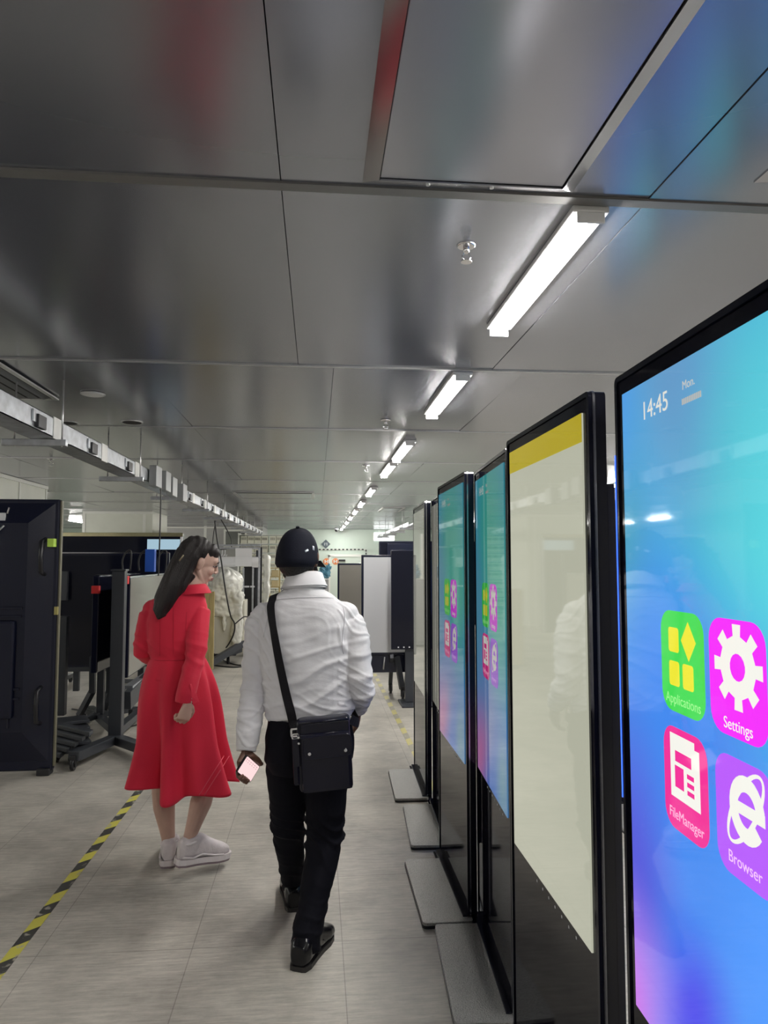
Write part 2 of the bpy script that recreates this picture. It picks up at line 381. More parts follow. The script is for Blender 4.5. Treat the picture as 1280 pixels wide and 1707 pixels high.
sprinkler(610, 776, 'tiny fire sprinkler under the ceiling beside the third tube light', 1.2)
sprinkler(85, 764, 'dark fire sprinkler in front of the cream partition wall', 1.3)
for (px, py, r, l) in ((220, 703, .085, 'black round downlight recess in the ceiling, right of the tray\'s second hanger'), (155, 656, .08, 'pale round downlight in the ceiling above the cable tray'), (115, 704, .07, 'black round recess in the ceiling right behind the cable tray')):
    c = atz(px, py, CEIL); t = thing('downlight', l, 'downlight', c)
    obj('rim', MB().cyl(c+V((0, 0, -.001)), c-V((0, 0, .008)), r, 28), sm_, t)
    obj('lens', MB().cyl(c-V((0, 0, .008)), c-V((0, 0, .010)), r*.86, 28), MAT['black_void'] if 'black' in l else hs, t)
c = atz(560, 884, CEIL-.03); t = thing('security_camera', 'tiny black dome camera where the ceiling meets the far wall', 'camera', (c.x, 24.9, CEIL))
obj('mount', MB().cyl((c.x, 24.9, CEIL-.001), (c.x, 24.9, CEIL-.03), .07), hs, t); obj('dome', MB().ell((c.x, 24.9, CEIL-.05), .06, .06, .06), MAT['black_void'], t)

# ------------------------------------------------------------------ suspended cable tray
galv = mat('galvanised_steel', (.55, .57, .60), .35, .75, var=.18, vscale=14, bump=.05, bscale=20)
plm = mat('white_plastic', (.78, .78, .75), .35); blk = mat('black_plastic', (.015, .015, .018), .35); dkm = mat('dark_metal', (.10, .10, .11), .4, .6)
def tray(x, y0, y1, z0, z1, wd, step, label, side=1):
    t = thing('cable_tray', label, 'cable tray', (x, y0, z0))
    mb = MB().box((x-wd, y0, z0), (x, y1, z0+.006)).box((x-.004, y0, z0), (x, y1, z1)).box((x-wd, y0, z0), (x-wd+.004, y1, z1)).box((x-.02, y0, z1-.004), (x, y1, z1)).box((x-wd, y0, z1-.004), (x-wd+.02, y1, z1))
    obj('channel', mb, galv, t)
    y = y0+.37; i = 0
    while y < y1:
        obj('joint_plate', MB().box((x-.002, y-.07, z0-.006), (x+.006, y+.07, z1+.006), .002), plm, t) if i % 1 == 0 else None
        s = obj('power_socket', MB().box((x+.001, y-.36, z0+.01), (x+.026, y-.24, z0+.085), .004), blk, t)
        obj('socket_cover', MB().box((x+.001, y-.40, z0+.035), (x+.012, y-.2, z0+.105), .003), galv, s)
        if i % 2 == 0:
            obj('cross_strut', MB().box((x-wd-.16, y-.02, z0-.045), (x+.06, y+.02, z0-.005), .003), galv, t)
            for xx in (x-wd-.09, x+.03): obj('hanger_rod', MB().cyl((xx, y, z0-.05), (xx, y, CEIL), .006, 8), sm_, t)
        y += step; i += 1
    return t
tr = tray(-1.60, 2.2, 21.2, 2.30, 2.42, .16, .98, 'long galvanised cable tray with white power sockets hanging from the ceiling on the left')
for k, (px, py) in enumerate(((262, 795), (278, 803), (289, 812), (306, 822))):
    c = W(px, py, 1.57*FPX/(528-px)); obj('switch_box', MB().box((c.x-.05, c.y-.12, c.z-.10), (c.x+.02, c.y+.12, c.z+.10), .006), mat('grey_box', (.30, .31, .31), .4, .3), tr)
tray(2.15, 15.5, 23.5, 2.30, 2.40, .16, .98, 'short cable tray hanging from the ceiling beyond the far end of the kiosks')
# hanging cables
cb = mat('black_cable', (.02, .02, .02), .5)
def cable(name, pts, r, label, cat='cable', m=None):
    P = [V(p) for p in pts]; out = []
    for i in range(len(P)-1):
        a, b_, c, d = P[max(i-1, 0)], P[i], P[i+1], P[min(i+2, len(P)-1)]
        for k in range(6):
            u = k/6; out.append(.5*((2*b_)+(c-a)*u+(2*a-5*b_+4*c-d)*u*u+(3*b_-a-3*c+d)*u**3))
    out.append(P[-1]); return tag(obj(name, MB().tube(out, r, 8), m or cb), label, cat)
cable('power_cable', [W(268, 812, 7.2), W(268, 835, 7.2), W(267, 870, 7.2), W(266, 905, 7.2), W(264, 960, 7.2)], .007, 'black power cable hanging straight down from the tray above the dark displays')
cable('power_cable', [W(358, 868, 10.6), W(362, 900, 10.6), W(368, 930, 10.6), W(376, 985, 10.6), W(384, 1025, 10.6), W(391, 1040, 10.7), W(389, 1058, 10.8), W(378, 1078, 10.9), W(366, 1088, 10.95)], .011, 'long black cable hanging from the tray to the plastic-wrapped cart')
cable('power_cable', [W(392, 1040, 10.72), W(400, 1033, 10.74), W(408, 1028, 10.8), W(418, 1030, 10.9)], .009, 'short black cable branching off towards the black rack')
cable('power_cable', [W(360, 868, 11.6), W(356, 890, 11.6), W(355, 910, 11.6), W(362, 916, 11.6), W(378, 915, 11.6)], .008, 'thin cable looping down from the tray right of the woman\'s hair')
cable('power_cable', [V((-1.68, 12.6, 2.30)), W(384, 895, 12.6), W(386, 912, 12.6)], .01, 'short cable hanging down above the paper sheets')

# ================================================================== KIOSKS
kb = mat('kiosk_black_gloss', (.006, .007, .016), .16, bump=.04, bscale=9, spec=.35); kbz = mat('kiosk_glass_border', (.006, .006, .012), .06, spec=.2)
kedge = mat('kiosk_edge_trim', (.55, .56, .60), .14, 1); kpl = mat('base_plate_metal', (.42, .42, .40), .32, .6, bump=.5, bscale=170, rvar=.05, var=.25, vscale=220)
def blobs(name, base, items, estr, spec=.5, rough=.04):
    m = bpy.data.materials.new(name); m.use_nodes = True; nt = m.node_tree; b = nt.nodes['Principled BSDF']
    tc = nt.nodes.new('ShaderNodeTexCoord'); ns = nt.nodes.new('ShaderNodeTexNoise'); ns.inputs['Scale'].default_value = 1.6; ns.inputs['Detail'].default_value = 1
    nt.links.new(tc.outputs['Object'], ns.inputs['Vector'])
    ad = nt.nodes.new('ShaderNodeVectorMath'); ad.operation = 'MULTIPLY_ADD'; nt.links.new(ns.outputs['Color'], ad.inputs[0]); ad.inputs[1].default_value = (.22, .22, .22)
    nt.links.new(tc.outputs['Object'], ad.inputs[2])
    cur = None; last = (*base, 1)
    for (x, z, r, sx, col) in items:
        mp = nt.nodes.new('ShaderNodeMapping'); mp.vector_type = 'TEXTURE'; mp.inputs['Location'].default_value = (x+.11, .11, z+.11); mp.inputs['Scale'].default_value = (r*sx, 10, r)
        nt.links.new(ad.outputs[0], mp.inputs[0])
        ln = nt.nodes.new('ShaderNodeVectorMath'); ln.operation = 'LENGTH'; nt.links.new(mp.outputs[0], ln.inputs[0])
        mr = nt.nodes.new('ShaderNodeMapRange'); mr.interpolation_type = 'SMOOTHSTEP'; mr.inputs[1].default_value = 0; mr.inputs[2].default_value = 1; mr.inputs[3].default_value = 1; mr.inputs[4].default_value = 0
        nt.links.new(ln.outputs['Value'], mr.inputs[0])
        mx = nt.nodes.new('ShaderNodeMix'); mx.data_type = 'RGBA'; nt.links.new(mr.outputs[0], mx.inputs['Factor']); mx.inputs['B'].default_value = (*col, 1)
        if cur is None: mx.inputs['A'].default_value = last
        else: nt.links.new(cur, mx.inputs['A'])
        cur = mx.outputs['Result']
    if cur is not None: nt.links.new(cur, b.inputs['Emission Color'])
    else: b.inputs['Emission Color'].default_value = last
    b.inputs['Emission Strength'].default_value = estr; b.inputs['Base Color'].default_value = (.01, .01, .012, 1)
    b.inputs['Roughness'].default_value = rough; b.inputs['Specular IOR Level'].default_value = spec
    return m
WP = [(.1, 1.75, .75, .9, (.07, .42, .54)), (-.10, 1.90, .38, .8, (.11, .28, .50)), (.28, 1.55, .55, .7, (.10, .62, .66)), (-.32, 1.5, .45, .5, (.07, .32, .46)), (-.1, 1.25, .42, 1.2, (.05, .22, .75)),
      (-.3, 1.0, .35, .6, (.09, .10, .62)), (.25, .95, .45, .8, (.07, .30, .90)), (-.10, .78, .26, .7, (.05, .05, .70)), (-.34, .66, .36, .7, (.52, .16, .70)), (-.1, .58, .16, 1.3, (.34, .16, .80)), (.2, .62, .25, .8, (.08, .28, .85))]
WP2 = [(.0, 1.7, .9, .9, (.05, .45, .36)), (.2, 1.4, .6, .7, (.12, .60, .45)), (-.3, 1.3, .5, .5, (.10, .35, .50)), (-.1, .95, .4, 1.0, (.20, .30, .62)), (-.25, .75, .35, .8, (.62, .22, .50)), (.25, .75, .3, .7, (.20, .45, .60))]
pal = dict(green=(.05, .62, .08), yellow=(.75, .70, .03), magenta=(.80, .03, .85), white=(.80, .80, .74), pink=(.78, .03, .28), violet=(.42, .10, .85), violet2=(.62, .20, .85), lgreen=(.30, .80, .25), lpink=(.95, .45, .65), lviolet=(.8, .5, .95))
def em(c, s): return mat('screen_%s_%.2f' % (c, s), (.01, .01, .01), .05, emit=pal[c], estr=s)
def xz(poly, y, x0, z0): return [V((x0+a, y, z0+b_)) for a, b_ in poly]
def tile_icons(k, st, par):
    yb = -.0010; T = -.0002
    def flat(name, poly, cx, cz, lay, m, parent, inner=None):
        mb = MB(); y = yb-lay*.0003
        if inner: mb.ringprism(xz(poly, y, cx, cz), xz(inner, y, cx, cz), (0, T, 0))
        else: mb.prism(xz(poly, y, cx, cz), (0, T, 0))
        return obj(name, mb, m, parent, world=False)
    def txt(s, cx, cz, size, m, parent, lay=2, name='lettering'):
        me = text_mesh(s, size, .0001); me.transform(Matrix.Translation((cx, yb-lay*.0003, cz)) @ Matrix.Rotation(pi/2, 4, 'X'))
        return obj(name, me, m, parent, world=False)
    circ = lambda r, n=28, sy=1: [(r*cos(2*pi*i/n), r*sy*sin(2*pi*i/n)) for i in range(n)]
    rr_ = rrect(.156, .180, .036, 6)
    # applications
    t = flat('app_tile', rr_, -.082, 1.370, 0, em('green', st), par)
    mb = MB()
    for dx, dz in ((-.028, .038), (-.028, -.022), (.022, -.022)): mb.prism(xz(rrect(.038, .044, .006), yb-.0006, -.082+dx, 1.37+dz), (0, T, 0))
    mb.prism(xz([(0, .034), (.026, 0), (0, -.034), (-.026, 0)], yb-.0006, -.082+.026, 1.37+.040), (0, T, 0))
    obj('app_symbol', mb, em('yellow', st), t, world=False); txt('Applications', -.082, 1.302, .0255, em('lgreen', st), t)
    # settings
    t = flat('app_tile', rr_, .090, 1.370, 0, em('magenta', st), par)
    g = []
    for i in range(8):
        for da, r in ((-.20, .048), (-.17, .066), (.17, .066), (.20, .048)):
            a = i*pi/4+da; g.append((r*cos(a), r*sin(a)))
    inn = [(.021*cos(math.atan2(q, p)), .021*sin(math.atan2(q, p))) for p, q in g]
    flat('app_symbol', g, .094, 1.388, 1.5, em('white', st), t, inn); txt('Settings', .090, 1.298, .0255, em('white', st), t)
    # file manager
    t = flat('app_tile', rr_, -.082, 1.162, 0, em('pink', st), par)
    s_ = flat('app_symbol', [(-.052, .062), (.036, .062), (.036, .05), (.052, .05), (.052, -.05), (-.052, -.05)], -.082, 1.178, 1.5, em('white', st), t)
    mb = MB()
    for x0, z0, x1, z1 in ((-.032, .015, .026, .034), (-.034, -.03, -.002, .008), (.010, -.004, .034, .004), (.010, -.018, .034, -.010), (.010, -.032, .034, -.024)):
        mb.prism([V((-.082+x0, yb-.0014, 1.178+z0)), V((-.082+x1, yb-.0014, 1.178+z0)), V((-.082+x1, yb-.0014, 1.178+z1)), V((-.082+x0, yb-.0014, 1.178+z1))], (0, T, 0))
    obj('app_symbol', mb, em('pink', st), t, world=False); txt('FileManager', -.082, 1.098, .0255, em('lpink', st), t)
    # browser
    t = flat('app_tile', rr_, .098, 1.160, 0, em('violet', st), par)
    cx, cz = .106, 1.180
    arc = []                                      # bold e: open ring plus bar
    n = 26
    for r in (.050, .026):
        for i in range(n+1):
            a = (radians(0)+radians(322)*i/n) if r > .04 else (radians(322)-radians(322)*i/n)
            arc.append((r*cos(a)*.92, r*sin(a)))
    flat('app_symbol', arc, cx, cz, 1.5, em('white', st), t)
    flat('app_symbol', [(-.03, -.010), (.046, -.010), (.046, .008), (-.03, .008)], cx, cz, 1.6, em('white', st), t)
    o1, i1 = [], []
    for i in range(40):
        a = 2*pi*i/40; ca, sa = cos(radians(52)), sin(radians(52))
        for L_, A, B in ((o1, .074, .030), (i1, .069, .021)):
            u, v = A*cos(a), B*sin(a); L_.append((u*ca-v*sa, u*sa+v*ca))
    flat('app_symbol', o1, cx-.004, cz, 1.2, em('white', st), t, i1); txt('Browser', .096, 1.096, .0255, em('lviolet', st), t)
    # clock
    txt('14:45', -.163, 1.845, .052, em('white', st*.8), par, 1, 'clock_lettering'); txt('Mon.', -.030, 1.858, .022, em('white', st*.6), par, 1, 'day_lettering')
    mb = MB()
    for i in range(11): mb.prism(xz(rrect(.0046, .011, .001, 2), yb-.0004, -.052+i*.0062, 1.830), (0, T, 0))
    obj('date_marks', mb, em('white', st*.5), par, world=False)
KW, KH = .73, 1.95
scr_w = {}
def kiosk(far, near, kind, st, label, depth=.042, glow_strip=False):
    far, near = V((*far, 0)), V((*near, 0)); c = (far+near)/2; d = near-far
    t = thing('display_kiosk', label, 'kiosk', c, math.atan2(d.y, d.x), 'tall portrait display kiosks in a row')
    w_ = d.length-.006
    fr_o = [V((p[0], 0, KH/2+.012+p[1])) for p in rrect(w_, KH-.024, .014)]
    fr_i = [V((p[0], 0, KH/2+.012+p[1])) for p in rrect(w_-.024, KH-.048, .006)]
    mb = MB().ringprism(fr_o, fr_i, (0, depth, 0)); obj('bezel', mb, kb, t, world=False)
    e_o = [V((p[0], .010, KH/2+.012+p[1])) for p in rrect(w_+.004, KH-.020, .016)]; e_i = [V((p[0], .010, KH/2+.012+p[1])) for p in rrect(w_-.002, KH-.026, .013)]
    obj('metal_edge', MB().ringprism(e_o, e_i, (0, .006, 0)), kedge, t, world=False)
    obj('back_cover', MB().box((-w_/2+.012, .012, .04), (w_/2-.012, depth-.003, KH-.014)).box((-w_/2+.08, depth-.003, .3), (w_/2-.08, depth+.008, KH-.25), .003), kb, t, world=False)
    obj('glass_border', MB().box((-w_/2+.012, .004, .028), (w_/2-.012, .012, KH-.014)), kbz, t, world=False)
    hw = w_/2-.043
    if kind in ('ui', 'plain'): m = blobs('wallpaper_%.2f' % st, (.06, .24, .78), WP if st > .5 else WP2, st, .5)
    elif kind == 'white': m = blobs('pale_page', (.66, .67, .53), [], st, .45)
    else: m = blobs('dim_page', (.5, .5, .42), [], st, .6, .03)
    s_ = obj('screen', MB().box((-hw, -.0005, .655), (hw, .006, 1.905)), m, t, world=False)
    if kind == 'ui': tile_icons(t, st, s_)
    if kind == 'white':
        obj('gap_filler', MB().box((w_/2-.06, depth, .05), (w_/2-.004, depth+.020, 1.73), .002), kb, t, world=False)  # added dark strip that hides the bright gap before the next kiosk
        obj('title_bar', MB().box((-hw, -.0012, 1.835), (hw, -.0004, 1.905)), mat('yellow_bar', (.01, .01, .01), .05, emit=(.62, .50, .02), estr=st), s_, world=False)
    mb = MB()
    for i in range(7):
        x = -.10+i*.052; mb.prism(xz(rrect(.007, .007, .002, 2), .0038, x, .633), (0, -.0005, 0))
    obj('touch_marks', mb, mat('print_white', (.75, .75, .78), .4), t, world=False)
    # foot: speckled metal plate sticking out in front, plinth with fine ribs
    pl = rrect(.65, .215, .018); mb = MB().prism([V((p[0]+.068, -.09+p[1], .012)) for p in pl], (0, 0, .012)); obj('base_plate', mb, kpl, t, world=False)
    pl = rrect(.655, .22, .02); mb = MB().prism([V((p[0]+.068, -.09+p[1], 0)) for p in pl], (0, 0, .012)); obj('base_pad', mb, blk, t, world=False)
    mb = MB().box((-w_/2+.005, -.02, .012), (w_/2-.005, .0, .030), .003).box((-w_/2+.005, -.034, .012), (w_/2-.005, -.022, .020), .002).box((-w_/2, 0, 0), (w_/2, depth, .024))
    obj('plinth', mb, kb, t, world=False)
    if glow_strip: obj('edge_glow', MB().box((-w_/2-.003, -.0015, 1.05), (-w_/2-.0005, .001, 1.78)), mat('blue_edge_glow', (.05, .1, .8), .4, emit=(.04, .14, 1), estr=1.6), t, world=False)  # emissive strip added in place of stray blue screen light
    return t
kiosk((.734, 5.43), (.712, 4.70), 'dim', .30, 'tall black portrait kiosk with a pale reflecting screen, the farthest one of the row')
kiosk((.752, 4.66), (.715, 3.94), 'dim', .22, 'dim kiosk just behind the narrow green one, second farthest of the row')
kiosk((.655, 3.85), (.655, 3.125), 'ui', .33, 'kiosk with teal screen and app icons, third from the far end of the row')
kiosk((.708, 3.175), (.665, 2.46), 'ui', .37, 'kiosk with teal-green home screen directly beyond the pale yellow-barred one')
kiosk((.632, 2.335), (.632, 1.60), 'white', .52, 'kiosk showing a pale beige page with a yellow bar across its top')
kf = kiosk((.650, 1.50), (.632, .775), 'ui', .92, 'nearest kiosk with bright blue screen, clock 14:45 and four large app icons', glow_strip=True)
for i in range(3): kiosk((1.95, 4.55-.8*i), (1.95, 3.83-.8*i), 'plain', 1.15, 'bright blue kiosk of the row behind, %s, mirrored only in the ceiling' % ('farthest', 'middle', 'nearest')[i])
# blue glow line between the two nearest kiosks: added strip imitating leaked screen light
# ================================================================== LEFT: DISPLAYS ON CARTS
navy = mat('navy_black_plastic', (.008, .010, .026), .25, spec=.4, bump=.04, bscale=5, coat=.15)
navy2 = mat('black_display_glass', (.008, .009, .018), .07, spec=.3); stl = mat('painted_dark_steel', (.055, .060, .070), .38, .3, bump=.05, bscale=60)
rub = mat('rubber_black', (.02, .02, .022), .6); redm = mat('red_foam', (.80, .04, .04), .6); grn = mat('green_label', (.50, .75, .10), .5)
wht = mat('white_label', (.75, .76, .78), .5); olv = mat('olive_strip', (.16, .15, .10), .5); film = mat('grey_filmed_screen', (.22, .21, .185), .10, spec=.5, var=.05, vscale=1.5)

def castor(par, p, r=.035):
    p = V(p); k = obj('castor', MB().box(p+V((-.02, -.024, r*1.2)), p+V((.02, .024, r*2.6)), .006).obox(p+V((-.018, 0, r*1.3)), (.003, 0, 0), (0, .018, 0), (0, 0, r*.7)).obox(p+V((.018, 0, r*1.3)), (.003, 0, 0), (0, .018, 0), (0, 0, r*.7)), rub, par)
    obj('wheel', MB().cyl(p+V((-.013, 0, r)), p+V((.013, 0, r)), r, 20), blk, k)
def bar(a, b_, w_, h_, bev=.004):
    a, b_ = V(a), V(b_); d = b_-a; s = d.cross(V((0, 0, 1)))
    s = V((1, 0, 0)) if s.length < 1e-4 else s.normalized(); u = s.cross(d).normalized()
    return MB().obox((a+b_)/2, d/2, s*(w_/2), u*(h_/2), bev)
def slab(t, a, b_, z0, z1, dp, scr, face=1, bz=.02, name='display_panel'):
    """upright display from floor points a to b_; screen on the side given by face"""
    a, b_ = V((a[0], a[1], 0)), V((b_[0], b_[1], 0)); d = b_-a; n = V((d.y, -d.x, 0)).normalized()*face; u = d.normalized(); Z = V((0, 0, 1))
    c = (a+b_)/2+Z*(z0+z1)/2
    p = obj(name, MB().obox(c-n*(dp/2), d/2, n*(dp/2), Z*((z1-z0)/2), .006), navy, t)
    if scr: obj('screen', MB().obox(c+n*.001, d/2-u*bz, n*.002, Z*((z1-z0)/2-bz)), scr, p)
    return p, c, u, n

# 1. big black display back standing on the floor at the left edge
a = atz(0, 1297, 0); yb = 5.50
x1 = W(86, 1290, yb).x; x0 = x1-1.18; zt = W(40, 832, yb).z
t = thing('large_display', 'huge black display seen from its ribbed back, standing upright at the left edge', 'display', ((x0+x1)/2, yb, 0))
obj('back_shell', MB().box((x0, yb, .03), (x1, yb+.06, zt), .012), navy, t)
P = lambda px, py, dy=0: V((W(px, py, yb).x, yb-dy, W(px, py, yb).z))
mb = MB(); o_ = [V((x0+.10, yb, .10)), V((x1-.03, yb, .10)), V((x1-.03, yb, zt-.03)), V((x0+.10, yb, zt-.03))]
i_ = [V((x0+.30, yb-.055, .32)), V((x1-.20, yb-.055, .32)), V((x1-.20, yb-.055, zt-.18)), V((x0+.30, yb-.055, zt-.18))]
mb.loft([o_, i_], False, True); obj('housing', mb, navy, t)
hb = obj('lower_housing', MB().box((x0+.35, yb-.085, .42), (x1-.26, yb-.05, 1.12), .02).box((x0+.42, yb-.10, .5), (x1-.42, yb-.08, 1.0), .01), navy, t)
mb = MB()
for z in (1.14, 1.20, .55, .62): mb.box((x0+.34, yb-.07, z), (x1-.22, yb-.05, z+.018), .004)
mb.box((x1-.30, yb-.066, .35), (x1-.285, yb-.05, 1.1), .004); obj('ribs', mb, navy, t)
for zc in (W(80, 928, yb).z, W(74, 1175, yb).z):
    mb = MB().tube([V((x1-.09, yb-.01, zc+.13)), V((x1-.095, yb-.07, zc+.11)), V((x1-.10, yb-.075, zc)), V((x1-.095, yb-.07, zc-.11)), V((x1-.09, yb-.01, zc-.13))], .016, 10); obj('carry_handle', mb, blk, t)
obj('edge_strip', MB().box((x1, yb+.01, .06), (x1+.013, yb+.045, zt-.01), .003), olv, t)
q = P(89, 905, .004); obj('green_sticker', MB().box(q+V((-.022, -.055, -.03)), q+V((.022, .004, .03))), grn, t)
q = P(7, 862, .058); obj('white_label', MB().box(q+V((-.028, -.003, -.028)), q+V((.028, .02, .028))), wht, t)
mb = MB().tube([P(0, 890, .075), P(14, 877, .075)], .007, 8); mb.tube([P(18, 857, .06), P(21, 847, .06)], .006, 8); obj('metal_clip', mb, sm_, t)
obj('foot', MB().box((x1-.10, yb-.03, 0), (x1-.01, yb+.07, .05), .01), rub, t); obj('foot', MB().box((x0+.02, yb-.03, 0), (x0+.1, yb+.07, .05), .01), rub, t)
for px, py, l in ((92, 1018, ''),): q = P(px, py, 0); obj('latch', MB().box(q+V((-.005, -.012, -.03)), q+V((.02, .03, .03)), .003), mat('brass', (.45, .40, .15), .4, .5), t)

# 2. farthest very wide display with a gold-lit top bezel
y2 = 9.15; a, b_ = W(96, 888, y2), W(305, 888, y2)
t = thing('display_cart', 'wide black display with a shiny gold-lit top rim, behind the other displays on the left', 'display', ((a.x+b_.x)/2, y2, 0))
p, c, u, n = slab(t, (a.x-.2, y2), (b_.x, y2), .62, a.z, .07, navy2, 1, .035)
obj('top_rim', MB().box((a.x-.2, y2-.012, a.z-.045), (b_.x, y2-.002, a.z+.004), .003), mat('gold_lit_rim', (.50, .46, .28), .25, .85, var=.2, vscale=3), p)  # golden light on the bezel is put into the rim's colour
obj('side_rim', MB().box((b_.x-.03, y2-.012, .62), (b_.x, y2-.002, a.z-.046), .003), wht, p)
q0, q1 = W(245, 916, y2-.01), W(300, 899, y2-.01)
obj('sky_reflection', MB().box((q0.x, y2-.006, q0.z), (q1.x, y2-.003, q1.z)), mat('pale_blue_reflection', (.02, .02, .02), .1, emit=(.38, .55, .66), estr=.75), p)  # sky-blue reflection on the glass, painted as a glowing patch
q0, q1 = W(116, 903, y2-.01), W(188, 903, y2-.01)
for k in (-.6, .5):
    x = c.x+k; obj('post', MB().box((x-.04, y2+.07, .1), (x+.04, y2+.13, 1.5), .005), stl, t)
    obj('leg', bar((x, y2-.4, .09), (x, y2+.5, .09), .07, .05), stl, t); castor(t, (x, y2-.38, 0)); castor(t, (x, y2+.46, 0))
# 3. large black display facing the viewer, middle
y3 = 8.3; a, b_ = W(97, 921, y3), W(282, 921, y3); zb = W(150, 1112, y3).z
t = thing('display_cart', 'large black display facing the viewer, directly below the gold-lit one', 'display', ((a.x+b_.x)/2, y3, 0))
p, c, u, n = slab(t, (a.x-.25, y3), (b_.x, y3), zb, a.z, .06, navy2, 1, .025)
obj('top_rim', MB().box((a.x-.25, y3-.006, a.z-.010), (b_.x, y3-.002, a.z+.004), .002), kedge, p)
q = W(105, 975, y3-.05); obj('wall_bracket', MB().box(q+V((-.05, -.03, -.17)), q+V((.055, .02, .15)), .004), stl, t)
obj('lower_frame', MB().box((a.x-.05, y3+.01, zb-.05), (b_.x-.3, y3+.05, zb), .004), stl, t)
obj('post', MB().box((c.x-.3, y3+.06, .1), (c.x-.24, y3+.11, zb+.2)), stl, t); obj('post', MB().box((c.x+.4, y3+.06, .1), (c.x+.46, y3+.11, zb+.2)), stl, t)
for ex in (.1, .45): obj('leg', bar(V((c.x+ex, y3+.1, .2)), V((c.x+ex+.1, y3+.75, .09)), .05, .05), stl, t); castor(t, (c.x+ex+.1, y3+.75, 0))
tag(cable('floor_cable', [W(186, 1112, 7.0), W(196, 1128, 7.0), W(207, 1150, 7.1), atz(190, 1176, .01), atz(160, 1186, .01), atz(120, 1182, .01)], .008, 'black cable hanging from the middle display and lying on the floor beneath it'), 'black cable hanging from the middle display and lying on the floor beneath it', 'cable')
# 4/5. two parallel displays facing the aisle on A-shaped stands with red foam corner tags
def side_display(px, ptop, pbot, Y, ln, scr, label, face=1, tagp=None, drift=.0):
    a = W(px, pbot, Y); zt, z0 = W(px, ptop, Y).z, W(px, pbot, Y).z
    t = thing('display_cart', label, 'display', (a.x, Y+ln/2, 0))
    p, c, u, n = slab(t, (a.x, Y), (a.x+drift, Y+ln), z0, zt, .055, scr, face, .012)
    obj('top_rim', MB().obox(c+V((0, 0, (zt-z0)/2+.003))-n*.012, u*(ln/2), n*.014, V((0, 0, .004))), kedge, p)
    if tagp: q = W(*tagp, Y-.03); obj('corner_tag', MB().box(q+V((-.035, -.02, -.034)), q+V((.03, .03, .034)), .004), redm, p)
    return t, a, z0, zt, c
t, a, z0, zt, c = side_display(161, 960, 1122, 6.55, 1.4, navy2, 'black display edge with a red corner tag, left of the thick steel post', 1, (160, 983), .02)
mb = bar((a.x-.06, 6.9, z0+.3), (a.x-.06, 6.9, .1), .06, .06); obj('post', mb, stl, t)
for px, ex in ((154, 132), (182, 170)):
    q = W(px, 1112, 7.05); e = atz(ex, 1196, .06); obj('post', bar(q+V((0, 0, .1)), W(px, 1155, 7.05), .055, .05), stl, t)
    obj('leg', bar(W(px, 1152, 7.05), V((e.x, e.y, .08)), .05, .05), stl, t); castor(t, (e.x, e.y, 0))
for dx, dy in ((-.28, -.35), (.2, .5), (-.3, .5)):
    obj('leg', bar((a.x-.06, 6.9, .14), (a.x-.06+dx, 6.9+dy, .085), .05, .05), stl, t); castor(t, (a.x-.06+dx, 6.9+dy, 0))
t, a, z0, zt, c = side_display(213, 962, 1130, 6.35, 1.75, film, 'grey-filmed display facing the aisle on a thick dark post with red tag', 1, (208, 967), -.03)
q = W(198, 952, 6.25); Yp = 6.25; xp = q.x
obj('post', MB().box((xp-.045, Yp-.04, .05), (xp+.06, Yp+.05, q.z), .006), stl, t)
obj('post_cap', MB().box((xp-.055, Yp-.05, q.z), (xp+.07, Yp+.06, q.z+.015), .004), stl, t)
for px, py in ((122, 1268), (262, 1262)):
    e = atz(px, py, .07); obj('leg', bar((xp+.005, Yp, .07), (e.x, e.y, .10), .085, .07), stl, t); castor(t, (e.x, e.y, 0), .042)
for px, py in ((285, 1150), (150, 1190)):
    e = atz(px, py, .06); obj('leg', bar((xp+.005, Yp+.03, .12), (e.x, e.y, .11), .07, .06), stl, t); castor(t, (e.x, e.y, 0), .042)
e0, e1 = W(212, 1168, 6.4), W(262, 1118, 7.3); obj('cross_beam', bar(e0, e1, .06, .15), stl, t)
for px, py in ((212, 1158), (275, 1118)): pass
obj('cable_duct', bar(W(214, 1146, 6.5), W(260, 1114, 7.3), .08, .03), galv, t)
for px in (222, 246, 262):
    q = W(px, 1200 if px < 250 else 1150, 7.2); e = atz(px, 1200, 0)
e = atz(218, 1205, 0); castor(t, (e.x, e.y, 0), .05); e = atz(252, 1180, 0); castor(t, (e.x, e.y, 0), .05)
cable('floor_cable', [atz(176, 1160, .16), atz(183, 1190, .03), atz(195, 1212, .01), atz(215, 1211, .01), atz(240, 1205, .01)], .007, 'thin black cable on the floor around the steel post\'s foot')
# things on the top of the grey-screen display: looped straps, blue box
q = W(252, 948, 7.2); tag(obj('blue_box', MB().box(q+V((-.055, -.03, -.03)), q+V((.035, .05, .19)), .004), mat('blue_plastic', (.02, .10, .50), .4)), 'small blue box standing on top of the grey-screen display', 'box')
for k, px in enumerate((205, 232, 264)):
    p0, p1 = W(px, 952, 7.3), W(px+5, 921, 7.3)
    cable('hanging_strap', [p0, (p0+p1)/2+V((-.02, 0, .01)), p1, p1+V((.05, 0, .005)), W(px+12, 952, 7.3)], .008, ('leftmost', 'middle', 'rightmost')[k]+' of the three thin black strap loops above the grey-screen display', 'strap')
